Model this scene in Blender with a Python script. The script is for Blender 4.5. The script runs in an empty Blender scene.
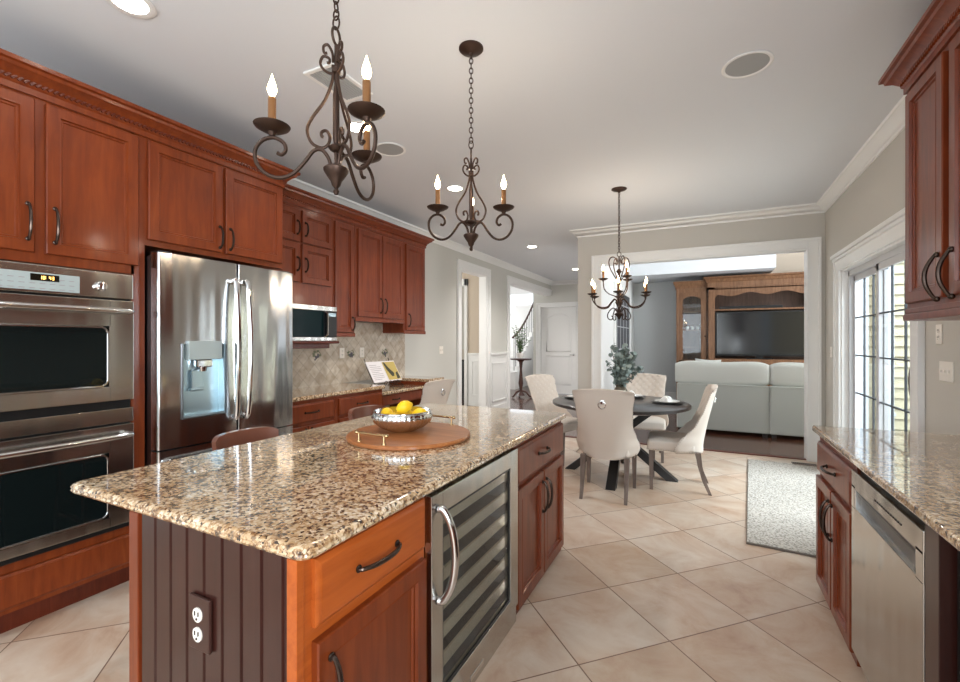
import bpy, bmesh, math, random
from mathutils import Vector, Matrix
random.seed(7)
PI = math.pi
SC = bpy.context.scene
COL = SC.collection

# ------------------------------------------------------------------ camera, world, light
cam_d = bpy.data.cameras.new('camera'); cam = bpy.data.objects.new('camera', cam_d); COL.objects.link(cam)
cam.location = (0, 0, 1.40)
cam.rotation_euler = (PI/2, 0, math.atan(224/451))
cam_d.sensor_width = 36; cam_d.lens = 451/960*36; cam_d.clip_start = 0.05
SC.camera = cam
SC.view_settings.view_transform = 'Standard'; SC.view_settings.look = 'None'
SC.view_settings.gamma = 1; SC.view_settings.use_curve_mapping = False
SC.view_settings.exposure = 1.0

world = bpy.data.worlds.new('sky'); SC.world = world; world.use_nodes = True
bg = world.node_tree.nodes['Background']
bg.inputs[0].default_value = (0.86, 0.93, 1.0, 1); bg.inputs[1].default_value = .85

def sun(rot, e, col):
    l = bpy.data.lights.new('sun', 'SUN'); l.energy = e; l.angle = math.radians(3); l.color = col
    o = bpy.data.objects.new('sun', l); COL.objects.link(o); o.rotation_euler = rot
sun((math.radians(50), 0, math.radians(10)), 0.6, (1, .95, .88))

def fill_light(loc, rot, sx, sy, e, col=(1, 1, 1)):
    l = bpy.data.lights.new('fill_daylight', 'AREA'); l.shape = 'RECTANGLE'; l.size = sx; l.size_y = sy; l.energy = e; l.color = col
    o = bpy.data.objects.new('fill_daylight', l); COL.objects.link(o); o.location = loc; o.rotation_euler = rot
# area lamps added as fill: behind the camera, family room, foyer and dining room
fill_light((-1.2, -2.55, 1.7), (math.radians(72), 0, 0), 3.6, 2.0, 34, (.84, .93, 1))
fill_light((3.9, 8.1, 1.6), (PI/2, 0, PI/2), 2.2, 2.2, 95, (.95, .98, 1))
fill_light((-8.6, 11.5, 2.4), (PI/2, 0, -PI/2), 4.0, 3.0, 120, (.97, .98, 1))
fill_light((-6.8, 4.9, 1.8), (PI/2, 0, -PI/2), 2.4, 1.8, 60, (1, .96, .9))

fill_light((1.24, -1.25, 1.6), (PI/2, 0, PI/2), 1.3, 1.2, 72, (.86, .94, 1))  # added lamp at an invented sink window, brightens the island front
# added lamp above the deck, out of view, boosting daylight through the patio door
fill_light((3.5, 4.5, 3.5), (math.radians(52), 0, PI/2), 3.4, 2.6, 400, (.84, .93, 1))
for loc, rot, sx, sy in (((1.40, 4.85, 1.07), (PI/2, 0, PI/2), 1.7, 2.0),):
    fill_light(loc, rot, sx, sy, 1)
    COL.objects[-1].data.cycles.is_portal = True  # portal only, emits nothing itself

# ------------------------------------------------------------------ materials
def lin(c):
    r = []
    for v in c:
        v /= 255.0
        r.append(v/12.92 if v <= .04045 else ((v+.055)/1.055)**2.4)
    return (r[0], r[1], r[2], 1)
def mat(name, col, rough=.5, metal=0, coat=0, bump=None, trans=0, emit=None, estr=0, ior=1.45, spec=.5):
    m = bpy.data.materials.new(name); m.use_nodes = True
    nt = m.node_tree; b = nt.nodes['Principled BSDF']
    b.inputs['Base Color'].default_value = lin(col); b.inputs['Roughness'].default_value = rough
    b.inputs['Metallic'].default_value = metal; b.inputs['Coat Weight'].default_value = coat
    b.inputs['Coat Roughness'].default_value = .12
    b.inputs['Transmission Weight'].default_value = trans; b.inputs['IOR'].default_value = ior
    b.inputs['Specular IOR Level'].default_value = spec
    if emit: b.inputs['Emission Color'].default_value = lin(emit); b.inputs['Emission Strength'].default_value = estr
    if bump:
        sc, st, di = bump
        N(nt, 'ShaderNodeTexNoise', 'n'); n = nt.nodes['n']; n.inputs['Scale'].default_value = sc; n.inputs['Detail'].default_value = 4
        tc = N(nt, 'ShaderNodeTexCoord', 'tc'); nt.links.new(tc.outputs['Object'], n.inputs['Vector'])
        bp = N(nt, 'ShaderNodeBump', 'bp'); bp.inputs['Strength'].default_value = st; bp.inputs['Distance'].default_value = di
        nt.links.new(n.outputs['Fac'], bp.inputs['Height']); nt.links.new(bp.outputs['Normal'], b.inputs['Normal'])
    return m
def N(nt, t, name=None):
    n = nt.nodes.new(t)
    if name: n.name = name
    return n
def ramp(nt, stops, interp='LINEAR'):
    r = N(nt, 'ShaderNodeValToRGB'); cr = r.color_ramp; cr.interpolation = interp
    while len(cr.elements) < len(stops): cr.elements.new(.5)
    for e, (p, c) in zip(cr.elements, stops): e.position = p; e.color = lin(c)
    return r
def coords(nt, scale=(1, 1, 1), rot=(0, 0, 0), loc=(0, 0, 0), kind='Object'):
    tc = N(nt, 'ShaderNodeTexCoord'); mp = N(nt, 'ShaderNodeMapping')
    mp.inputs['Scale'].default_value = scale; mp.inputs['Rotation'].default_value = rot; mp.inputs['Location'].default_value = loc
    nt.links.new(tc.outputs[kind], mp.inputs['Vector']); return mp
def mixc(nt, a, b, f, mode='MIX'):
    m = N(nt, 'ShaderNodeMix'); m.data_type = 'RGBA'; m.blend_type = mode
    for s, v in ((m.inputs['Factor'], f), (m.inputs[6], a), (m.inputs[7], b)):
        if hasattr(v, 'links'): nt.links.new(v, s)
        elif s.name == 'Factor': s.default_value = v
        else: s.default_value = v
    return m.outputs[2]

def wood(name, dark, mid, light, axis='z', rough=.34, coat=.22, scale=1.0, spec=.35):
    m = mat(name, mid, rough, coat=coat, spec=spec); nt = m.node_tree; b = nt.nodes['Principled BSDF']
    s = {'z': (9, 9, .9), 'x': (.9, 9, 9), 'y': (9, .9, 9)}[axis]
    mp = coords(nt, tuple(v*scale for v in s))
    n = N(nt, 'ShaderNodeTexNoise'); n.inputs['Scale'].default_value = 3; n.inputs['Detail'].default_value = 8; n.inputs['Roughness'].default_value = .62; n.inputs['Distortion'].default_value = .8
    nt.links.new(mp.outputs[0], n.inputs['Vector'])
    r = ramp(nt, [(.2, dark), (.5, mid), (.85, light)]); nt.links.new(n.outputs['Fac'], r.inputs['Fac'])
    mp2 = coords(nt, (1.3, 1.3, 1.3)); n2 = N(nt, 'ShaderNodeTexNoise'); n2.inputs['Scale'].default_value = 3; n2.inputs['Detail'].default_value = 5
    nt.links.new(mp2.outputs[0], n2.inputs['Vector'])
    r2 = ramp(nt, [(.3, (222, 222, 222)), (.7, (255, 255, 255))]); nt.links.new(n2.outputs['Fac'], r2.inputs['Fac'])
    c = mixc(nt, r.outputs[0], r2.outputs[0], .6, 'MULTIPLY'); nt.links.new(c, b.inputs['Base Color'])
    return m

def granite():
    m = mat('granite', (200, 180, 150), .12, coat=.9, spec=.5); nt = m.node_tree; b = nt.nodes['Principled BSDF']; b.inputs['Coat Roughness'].default_value = .035
    mp = coords(nt)
    v = N(nt, 'ShaderNodeTexVoronoi'); v.inputs['Scale'].default_value = 125
    nd = N(nt, 'ShaderNodeTexNoise'); nd.inputs['Scale'].default_value = 90; nd.inputs['Detail'].default_value = 4
    nt.links.new(mp.outputs[0], nd.inputs['Vector'])
    vm = N(nt, 'ShaderNodeVectorMath'); vm.operation = 'MULTIPLY_ADD'; vm.inputs[1].default_value = (.015, .015, .015)
    nt.links.new(nd.outputs['Color'], vm.inputs[0]); nt.links.new(mp.outputs[0], vm.inputs[2])
    nt.links.new(vm.outputs[0], v.inputs['Vector'])
    sep = N(nt, 'ShaderNodeSeparateColor'); nt.links.new(v.outputs['Color'], sep.inputs[0])
    r = ramp(nt, [(0, (70, 60, 56)), (.07, (140, 112, 88)), (.18, (192, 166, 134)), (.36, (214, 194, 166)), (.62, (230, 216, 194)), (.84, (240, 232, 220))], 'CONSTANT')
    nt.links.new(sep.outputs[0], r.inputs['Fac'])
    n2 = N(nt, 'ShaderNodeTexNoise'); n2.inputs['Scale'].default_value = 46; n2.inputs['Detail'].default_value = 5; n2.inputs['Roughness'].default_value = .6
    nt.links.new(mp.outputs[0], n2.inputs['Vector'])
    r2 = ramp(nt, [(.355, (82, 70, 64)), (.42, (186, 160, 134)), (.49, (246, 236, 220)), (.8, (255, 254, 250))]); nt.links.new(n2.outputs['Fac'], r2.inputs['Fac'])
    c = mixc(nt, r.outputs[0], r2.outputs[0], .85, 'MULTIPLY')
    n3 = N(nt, 'ShaderNodeTexNoise'); n3.inputs['Scale'].default_value = 7; n3.inputs['Detail'].default_value = 3
    nt.links.new(mp.outputs[0], n3.inputs['Vector'])
    r3 = ramp(nt, [(.35, (225, 205, 180)), (.65, (255, 255, 255))]); nt.links.new(n3.outputs['Fac'], r3.inputs['Fac'])
    nt.links.new(mixc(nt, c, r3.outputs[0], .8, 'MULTIPLY'), b.inputs['Base Color'])
    return m

def tile_floor():
    m = mat('floor_tile', (205, 185, 160), .28, spec=.5); nt = m.node_tree; b = nt.nodes['Principled BSDF']
    tc = N(nt, 'ShaderNodeTexCoord')
    sub = N(nt, 'ShaderNodeVectorMath'); sub.operation = 'SUBTRACT'; sub.inputs[1].default_value = (-.143, 2.278, 0)
    nt.links.new(tc.outputs['Object'], sub.inputs[0])
    mp = N(nt, 'ShaderNodeMapping'); mp.inputs['Rotation'].default_value = (0, 0, PI/4); nt.links.new(sub.outputs[0], mp.inputs['Vector'])
    br = N(nt, 'ShaderNodeTexBrick'); br.offset = 0; br.squash = 1
    for k, val in (('Scale', 1), ('Mortar Size', .0032), ('Mortar Smooth', .1), ('Bias', 0), ('Brick Width', .4845), ('Row Height', .4845)): br.inputs[k].default_value = val
    br.inputs['Color1'].default_value = (0, 0, 0, 1); br.inputs['Color2'].default_value = (1, 1, 1, 1); br.inputs['Mortar'].default_value = (.5, .5, .5, 1)
    nt.links.new(mp.outputs[0], br.inputs['Vector'])
    # cloudy travertine colour inside each tile
    off = N(nt, 'ShaderNodeVectorMath'); off.operation = 'MULTIPLY_ADD'; off.inputs[1].default_value = (7, 7, 7)
    nt.links.new(br.outputs['Color'], off.inputs[0]); nt.links.new(mp.outputs[0], off.inputs[2])
    n = N(nt, 'ShaderNodeTexNoise'); n.inputs['Scale'].default_value = 3.2; n.inputs['Detail'].default_value = 7; n.inputs['Roughness'].default_value = .6; n.inputs['Distortion'].default_value = .6
    nt.links.new(off.outputs[0], n.inputs['Vector'])
    r = ramp(nt, [(.3, (180, 150, 128)), (.42, (196, 172, 152)), (.56, (206, 190, 174)), (.75, (216, 206, 195))]); nt.links.new(n.outputs['Fac'], r.inputs['Fac'])
    sepv = ramp(nt, [(0, (232, 222, 212)), (1, (255, 255, 255))]); nt.links.new(br.outputs['Color'], sepv.inputs['Fac'])
    c = mixc(nt, r.outputs[0], sepv.outputs[0], .9, 'MULTIPLY')
    c2 = mixc(nt, c, lin((120, 92, 74)), br.outputs['Fac']); nt.links.new(c2, b.inputs['Base Color'])
    bp = N(nt, 'ShaderNodeBump'); bp.invert = True; bp.inputs['Strength'].default_value = .6; bp.inputs['Distance'].default_value = .003
    nt.links.new(br.outputs['Fac'], bp.inputs['Height']); nt.links.new(bp.outputs['Normal'], b.inputs['Normal'])
    return m

def plank_floor():
    m = mat('dark_plank_floor', (70, 42, 30), .22, coat=.3); nt = m.node_tree; b = nt.nodes['Principled BSDF']
    mp = coords(nt, (1, 1, 1)); br = N(nt, 'ShaderNodeTexBrick')
    for k, val in (('Scale', 1), ('Mortar Size', .0015), ('Brick Width', 1.1), ('Row Height', .083)): br.inputs[k].default_value = val
    br.inputs['Color1'].default_value = lin((88, 55, 40)); br.inputs['Color2'].default_value = lin((66, 40, 30)); br.inputs['Mortar'].default_value = lin((30, 18, 14))
    nt.links.new(mp.outputs[0], br.inputs['Vector']); nt.links.new(br.outputs['Color'], b.inputs['Base Color'])
    return m

def backsplash_mat():
    m = mat('tumbled_tile', (205, 195, 180), .45); nt = m.node_tree; b = nt.nodes['Principled BSDF']
    mp = coords(nt, (1, 1, 1), (0, 0, 0)); 
    sx = N(nt, 'ShaderNodeSeparateXYZ'); cx = N(nt, 'ShaderNodeCombineXYZ'); nt.links.new(mp.outputs[0], sx.inputs[0])
    nt.links.new(sx.outputs[0], cx.inputs[0]); nt.links.new(sx.outputs[2], cx.inputs[1])
    ro = N(nt, 'ShaderNodeMapping'); ro.inputs['Rotation'].default_value = (0, 0, PI/4); nt.links.new(cx.outputs[0], ro.inputs['Vector'])
    br = N(nt, 'ShaderNodeTexBrick'); br.offset = 0
    for k, val in (('Scale', 1), ('Mortar Size', .003), ('Brick Width', .105), ('Row Height', .105)): br.inputs[k].default_value = val
    br.inputs['Color1'].default_value = lin((214, 206, 192)); br.inputs['Color2'].default_value = lin((190, 176, 158)); br.inputs['Mortar'].default_value = lin((176, 166, 150))
    nt.links.new(ro.outputs[0], br.inputs['Vector'])
    n = N(nt, 'ShaderNodeTexNoise'); n.inputs['Scale'].default_value = 14; n.inputs['Detail'].default_value = 6; nt.links.new(mp.outputs[0], n.inputs['Vector'])
    r = ramp(nt, [(.3, (205, 195, 180)), (.65, (255, 255, 255))]); nt.links.new(n.outputs['Fac'], r.inputs['Fac'])
    nt.links.new(mixc(nt, br.outputs['Color'], r.outputs[0], .8, 'MULTIPLY'), b.inputs['Base Color'])
    return m

def steel(name, col=(190, 188, 184), rough=.2, amp=.35):
    m = mat(name, col, rough, metal=1); nt = m.node_tree; b = nt.nodes['Principled BSDF']
    mp = coords(nt, (5, 5, .6)); n = N(nt, 'ShaderNodeTexNoise'); n.inputs['Scale'].default_value = 1.6; n.inputs['Detail'].default_value = 1
    nt.links.new(mp.outputs[0], n.inputs['Vector'])
    bp = N(nt, 'ShaderNodeBump'); bp.inputs['Strength'].default_value = amp; bp.inputs['Distance'].default_value = .02
    nt.links.new(n.outputs['Fac'], bp.inputs['Height']); nt.links.new(bp.outputs['Normal'], b.inputs['Normal'])
    return m

def pane_mat(name, col):
    m = bpy.data.materials.new(name); m.use_nodes = True; nt = m.node_tree; nt.nodes.remove(nt.nodes['Principled BSDF'])
    t = N(nt, 'ShaderNodeBsdfTransparent'); t.inputs[0].default_value = lin(col); g = N(nt, 'ShaderNodeBsdfGlossy'); g.inputs['Roughness'].default_value = .02
    lw = N(nt, 'ShaderNodeLayerWeight'); pw = N(nt, 'ShaderNodeMath'); pw.operation = 'POWER'; pw.inputs[1].default_value = 5; f = N(nt, 'ShaderNodeMath'); f.operation = 'MULTIPLY_ADD'; f.inputs[1].default_value = .9; f.inputs[2].default_value = .04
    nt.links.new(lw.outputs['Facing'], pw.inputs[0]); nt.links.new(pw.outputs[0], f.inputs[0]); x = N(nt, 'ShaderNodeMixShader')
    nt.links.new(f.outputs[0], x.inputs[0]); nt.links.new(t.outputs[0], x.inputs[1]); nt.links.new(g.outputs[0], x.inputs[2]); nt.links.new(x.outputs[0], nt.nodes['Material Output'].inputs[0])
    return m
def rug_mat():
    m = mat('cream_wool', (226, 224, 218), .95); nt = m.node_tree; b = nt.nodes['Principled BSDF']
    mp = coords(nt); n = N(nt, 'ShaderNodeTexNoise'); n.inputs['Scale'].default_value = 70; n.inputs['Detail'].default_value = 4; nt.links.new(mp.outputs[0], n.inputs['Vector'])
    r = ramp(nt, [(.38, (132, 127, 120)), (.50, (180, 173, 163)), (.7, (197, 190, 181))]); nt.links.new(n.outputs['Fac'], r.inputs['Fac']); nt.links.new(r.outputs[0], b.inputs['Base Color'])
    bp = N(nt, 'ShaderNodeBump'); bp.inputs['Strength'].default_value = .8; bp.inputs['Distance'].default_value = .01
    nt.links.new(n.outputs['Fac'], bp.inputs['Height']); nt.links.new(bp.outputs['Normal'], b.inputs['Normal'])
    return m
def siding_mat():
    m = mat('vinyl_siding', (160, 152, 126), .5); return m

M = {
 'wall': mat('greige_wall_paint', (198, 194, 186), .7, bump=(300, .03, .001)),
 'wallhall': mat('hall_wall_paint', (204, 203, 196), .7),
 'wallblue': mat('grey_blue_wall_paint', (206, 208, 208), .7),
 'beige': mat('beige_wall_paint', (205, 190, 172), .7),
 'white': mat('white_trim_paint', (236, 236, 234), .35),
 'ceil': mat('ceiling_paint', (222, 225, 229), .8),
 'cherry': wood('cherry_wood', (92, 36, 12), (118, 50, 18), (138, 66, 27), coat=.18),
 'cherry2': wood('red_cherry_wood', (92, 36, 14), (118, 50, 21), (138, 66, 31), coat=.25),
 'cherry_lit': wood('cherry_wood_horizontal_lit', (146, 66, 22), (172, 84, 32), (188, 100, 42), axis='x', coat=.15),  # same cherry, lightened to paint stronger light onto the island's near face
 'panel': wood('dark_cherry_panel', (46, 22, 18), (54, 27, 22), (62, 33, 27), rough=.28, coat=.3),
 'darkwood': wood('dark_cherry_wood', (70, 26, 14), (92, 36, 20), (110, 48, 28)),  # darker cherry for toe kick, rope trim, shelf, threshold and stool legs
 'oldoak': wood('antique_oak', (84, 56, 36), (122, 86, 60), (152, 112, 82), rough=.45, coat=.1),
 'oakin': wood('antique_oak_inside', (70, 52, 44), (92, 72, 62), (110, 88, 76), rough=.55, coat=0),
 'tray': wood('acacia_wood', (128, 72, 36), (168, 104, 58), (196, 134, 84), axis='x', rough=.35, coat=.2),
 'greywood': wood('weathered_grey_wood', (88, 74, 66), (122, 108, 100), (150, 136, 128), rough=.55, coat=0),
 'black': mat('black_wood', (34, 32, 32), .4, coat=.2),
 'mwglass': mat('microwave_door_glass', (18, 34, 36), .12, spec=.06),
 'blackp': mat('black_plastic', (16, 16, 17), .35),
 'tabletop': wood('charcoal_tabletop', (42, 38, 37), (58, 54, 52), (74, 69, 66), axis='x', rough=.3, coat=.3),
 'granite': granite(), 'tile': tile_floor(), 'plank': plank_floor(), 'splash': backsplash_mat(),
 'steel': steel('brushed_steel'), 'steelf': steel('fridge_steel', (200, 202, 204), .16, .5),
 'steeld': mat('dark_steel', (96, 96, 98), .3, metal=1),
 'chrome': mat('polished_steel', (215, 215, 215), .12, metal=1),
 'bronze': mat('oil_rubbed_bronze', (70, 57, 50), .27, metal=.8),
 'iron': mat('bronzed_iron', (66, 50, 42), .42, metal=.75, bump=(90, .2, .002)),
 'brass': mat('brushed_brass', (206, 180, 138), .25, metal=1),
 'sleeve': mat('candle_sleeve', (128, 88, 52), .4, metal=.4),
 'bulb': mat('lit_flame_bulb', (255, 230, 190), .2, emit=(255, 214, 160), estr=22),
 'lamp': mat('lit_downlight', (255, 248, 235), .3, emit=(255, 244, 226), estr=14),
 'glass_dark': mat('dark_oven_glass', (14, 20, 20), .04, spec=.3),
 'glass': pane_mat('clear_glass', (250, 252, 252)),
 'glasst': pane_mat('tinted_glass', (225, 228, 230)),
 'panelgrey': mat('control_overlay', (160, 170, 170), .35),
 'ledbg': mat('display_window', (24, 22, 16), .15),
 'led': mat('lit_clock_digits', (255, 210, 120), .4, emit=(255, 205, 110), estr=2.0),
 'recess': mat('dispenser_recess', (170, 190, 198), .25, metal=.7),
 'linen': mat('cream_linen', (208, 196, 184), .85, bump=(500, .25, .001)),
 'linen2': mat('pale_velvet', (224, 218, 212), .7, bump=(400, .2, .001)),
 'sofa': mat('grey_sofa_fabric', (176, 180, 176), .9, bump=(400, .3, .001)),
 'sofac': mat('pale_sofa_cushion_fabric', (200, 202, 198), .9, bump=(400, .3, .001)),
 'nail': mat('nickel_nailhead', (170, 160, 150), .3, metal=1),
 'leather': mat('brown_leather', (118, 74, 58), .3, coat=.4),
 'rug': rug_mat(),
 'rugedge': mat('rug_edge_binding', (120, 112, 104), .9),
 'plate': mat('white_ceramic', (240, 238, 234), .25),
 'dplate': mat('charcoal_ceramic', (52, 50, 50), .3),
 'napkin': mat('white_napkin_cloth', (238, 236, 232), .9),
 'leaf': mat('eucalyptus_leaf', (136, 148, 142), .6),
 'leafg': mat('green_leaf', (84, 120, 70), .6),
 'stem': mat('plant_stem', (92, 84, 62), .7),
 'lemon': mat('lemon_peel', (246, 200, 30), .4, bump=(140, .3, .002)),
 'lemonend': mat('lemon_tip', (120, 110, 40), .6),
 'screen': mat('television_screen', (22, 23, 25), .12, coat=.6),
 'grille': mat('speaker_grille', (166, 168, 168), .7),
 'ventdark': mat('vent_shadow_metal', (120, 118, 116), .6),
 'paper': mat('book_paper', (238, 232, 232), .7),
 'ink': mat('printed_text', (150, 140, 140), .8),
 'photoy': mat('printed_yellow', (196, 172, 96), .6),
 'photog': mat('printed_green_bottle', (60, 58, 44), .6),
 'beech': mat('pale_beech', (214, 196, 166), .5),
 'dark': mat('interior_black', (22, 22, 23), .6),
 'coolerin': mat('cooler_interior', (120, 122, 124), .5),
 'siding': siding_mat(), 'deck': mat('grey_deck', (190, 186, 180), .8),
 'aluminium': mat('white_aluminium', (176, 186, 196), .4),
 'frame': mat('grey_vinyl_frame', (196, 196, 198), .4),
 'muntin': mat('dark_muntin', (70, 72, 76), .5),
 'outlet': mat('ivory_outlet_face', (238, 232, 222), .35),
 'browncover': mat('brown_outlet_cover', (58, 34, 28), .35),
 'slot': mat('outlet_slot', (60, 52, 48), .6),
 'grape': mat('painted_grape_motif', (92, 88, 96), .5), 'vine': mat('painted_vine_motif', (118, 122, 96), .5),
 'stone': mat('fireplace_surround', (206, 198, 186), .5),
 'rail': mat('mahogany_handrail', (70, 38, 28), .35, coat=.3),
}

# ------------------------------------------------------------------ mesh helpers
class B:
    def __init__(s): s.bm = bmesh.new(); s.flat = False
    def add(s, b2, mtx=None):
        if mtx is not None: b2.transform(mtx)
        me = bpy.data.meshes.new('t'); b2.to_mesh(me); b2.free(); s.bm.from_mesh(me); bpy.data.meshes.remove(me); return s
    def box(s, x0, x1, y0, y1, z0, z1, bev=0, seg=2, mtx=None):
        b = bmesh.new(); bmesh.ops.create_cube(b, size=1)
        for v in b.verts: v.co = Vector(((x0+x1)/2+v.co.x*(x1-x0), (y0+y1)/2+v.co.y*(y1-y0), (z0+z1)/2+v.co.z*(z1-z0)))
        s.flat = True
        if bev: bmesh.ops.bevel(b, geom=b.edges[:], offset=bev, segments=seg, profile=.5, affect='EDGES')
        return s.add(b, mtx)
    def sphere(s, c, r, sc=(1, 1, 1), seg=12, mtx=None):
        b = bmesh.new(); bmesh.ops.create_uvsphere(b, u_segments=seg, v_segments=max(6, seg*2//3), radius=r)
        for v in b.verts: v.co = Vector((v.co.x*sc[0]+c[0], v.co.y*sc[1]+c[1], v.co.z*sc[2]+c[2]))
        return s.add(b, mtx)
    def tube(s, pts, r, seg=8, closed=False, flat=1.0):
        pts = [Vector(p) for p in pts]; n = len(pts)
        rs = r if isinstance(r, (list, tuple)) else [r]*n
        rings = []; up = None
        for i, p in enumerate(pts):
            if closed: t = pts[(i+1) % n]-pts[i-1]
            else: t = pts[min(i+1, n-1)]-pts[max(i-1, 0)]
            if t.length < 1e-9: t = Vector((0, 0, 1))
            t.normalize()
            if up is None:
                up = Vector((0, 0, 1)) if abs(t.z) < .9 else Vector((1, 0, 0))
            up = (up - t*up.dot(t))
            if up.length < 1e-6: up = t.orthogonal()
            up.normalize(); sd = t.cross(up)
            rings.append([s.bm.verts.new(p+(up*math.cos(a)*flat+sd*math.sin(a))*rs[i]) for a in [2*PI*k/seg for k in range(seg)]])
        m = n if closed else n-1
        for i in range(m):
            a, b = rings[i], rings[(i+1) % n]
            for k in range(seg): s.bm.faces.new((a[k], a[(k+1) % seg], b[(k+1) % seg], b[k]))
        if not closed:
            s.bm.faces.new(list(reversed(rings[0]))); s.bm.faces.new(rings[-1])
        return s
    def lathe(s, prof, c=(0, 0, 0), seg=24, mtx=None, ring=False):
        b = bmesh.new(); rings = []
        for r, z in prof:
            if r < 1e-6: rings.append([b.verts.new((0, 0, z))])
            else: rings.append([b.verts.new((r*math.cos(2*PI*k/seg), r*math.sin(2*PI*k/seg), z)) for k in range(seg)])
        for a, d in zip(rings, rings[1:]):
            for k in range(seg):
                k2 = (k+1) % seg
                if len(a) == 1 and len(d) == 1: continue
                if len(a) == 1: b.faces.new((a[0], d[k2], d[k]))
                elif len(d) == 1: b.faces.new((a[k], a[k2], d[0]))
                else: b.faces.new((a[k], a[k2], d[k2], d[k]))
        if ring:
            for k in range(seg): b.faces.new((rings[-1][k], rings[-1][(k+1) % seg], rings[0][(k+1) % seg], rings[0][k]))
        else:
            if len(rings[0]) > 1: b.faces.new(list(reversed(rings[0])))
            if len(rings[-1]) > 1: b.faces.new(rings[-1])
        m2 = Matrix.Translation(c)
        return s.add(b, (mtx @ m2) if mtx is not None else m2)
    def prism(s, poly, a0, a1, axis='y', mtx=None):
        # poly in the plane normal to axis: y->(x,z), x->(y,z), z->(x,y)
        s.flat = True
        f = {'y': lambda p, a: (p[0], a, p[1]), 'x': lambda p, a: (a, p[0], p[1]), 'z': lambda p, a: (p[0], p[1], a)}[axis]
        b = bmesh.new(); A = [b.verts.new(f(p, a0)) for p in poly]; D = [b.verts.new(f(p, a1)) for p in poly]
        n = len(poly)
        for k in range(n): b.faces.new((A[k], A[(k+1) % n], D[(k+1) % n], D[k]))
        b.faces.new(list(reversed(A))); b.faces.new(D); bmesh.ops.recalc_face_normals(b, faces=b.faces)
        return s.add(b, mtx)
    def sweep(s, prof, path, closed=False):
        # prof: (outward, z); outward is to the right of the path direction; path: (x, y)
        P = [Vector((p[0], p[1])) for p in path]; n = len(P); rings = []; s.flat = True
        for i in range(n):
            d1 = (P[i]-P[i-1]).normalized() if (i > 0 or closed) else None
            d2 = (P[(i+1) % n]-P[i]).normalized() if (i < n-1 or closed) else None
            if d1 is None: d1 = d2
            if d2 is None: d2 = d1
            n1 = Vector((d1.y, -d1.x)); n2 = Vector((d2.y, -d2.x)); m = (n1+n2)
            m = m/(1+n1.dot(n2)) if m.length > 1e-6 else n1
            rings.append([s.bm.verts.new((P[i].x+m.x*o, P[i].y+m.y*o, z)) for o, z in prof])
        k = len(prof)
        for i in range(n if closed else n-1):
            a, b = rings[i], rings[(i+1) % n]
            for j in range(k): s.bm.faces.new((a[j], b[j], b[(j+1) % k], a[(j+1) % k]))
        if not closed: s.bm.faces.new(rings[0]); s.bm.faces.new(list(reversed(rings[-1])))
        return s
    def rings(s, x0, x1, z0, z1, prof, y=0):
        # nested rectangles facing -y: prof = (inset, depth towards the viewer)
        R = []; s.flat = True
        for i, d in prof:
            R.append([s.bm.verts.new(p) for p in ((x0+i, y-d, z0+i), (x1-i, y-d, z0+i), (x1-i, y-d, z1-i), (x0+i, y-d, z1-i))])
        for a, b in zip(R, R[1:]):
            for k in range(4): s.bm.faces.new((a[k], a[(k+1) % 4], b[(k+1) % 4], b[k]))
        s.bm.faces.new(R[-1]); s.bm.faces.new(list(reversed(R[0]))); return s
    def grid(s, fn, nu, nv, cu=False):
        V = [[s.bm.verts.new(fn(i/nu, j/nv)) for j in range(nv+1)] for i in range(nu if cu else nu+1)]
        L = len(V)
        for i in range(nu):
            for j in range(nv):
                a, b = V[i], V[(i+1) % L]
                s.bm.faces.new((a[j], b[j], b[j+1], a[j+1]))
        return s
    def hexa(s, base, top):
        vs = [s.bm.verts.new(p) for p in base+top]
        for f in ((3, 2, 1, 0), (4, 5, 6, 7), (0, 1, 5, 4), (1, 2, 6, 5), (2, 3, 7, 6), (3, 0, 4, 7)): s.bm.faces.new([vs[k] for k in f])
        return s

def obj(name, b, m, parent=None, sharp=35, recalc=True):
    bm = b.bm
    if recalc: bmesh.ops.recalc_face_normals(bm, faces=bm.faces)
    me = bpy.data.meshes.new(name); bm.to_mesh(me); bm.free()
    me.materials.append(M[m] if isinstance(m, str) else m)
    for p in me.polygons: p.use_smooth = True
    me.set_sharp_from_angle(angle=math.radians(sharp))
    o = bpy.data.objects.new(name, me); COL.objects.link(o)
    if parent: o.parent = parent
    if b.flat: md = o.modifiers.new('normals', 'WEIGHTED_NORMAL'); md.keep_sharp = True; md.weight = 90
    return o
def thing(name, label, cat, loc=(0, 0, 0), rotz=0, group=None):
    o = bpy.data.objects.new(name, None); COL.objects.link(o); o.empty_display_size = .1
    o.location = loc; o.rotation_euler = (0, 0, rotz); o['label'] = label; o['category'] = cat
    if group: o['group'] = group
    return o
def tag(o, label, cat, group=None, loc=None, rotz=None):
    o['label'] = label; o['category'] = cat
    if group: o['group'] = group
    if loc: o.location = loc
    if rotz is not None: o.rotation_euler = (0, 0, rotz)
    return o
def struct(name, b, m, **k):
    o = obj(name, b, m, **k); o['kind'] = 'structure'; return o
def dup(root, loc=None, rotz=None, label=None):
    r = root.copy(); COL.objects.link(r)
    if loc: r.location = loc
    if rotz is not None: r.rotation_euler = (0, 0, rotz)
    if label: r['label'] = label
    for ch in root.children:
        c = ch.copy(); COL.objects.link(c); c.parent = r
        for g in ch.children:
            d = g.copy(); COL.objects.link(d); d.parent = c
    return r
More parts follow.
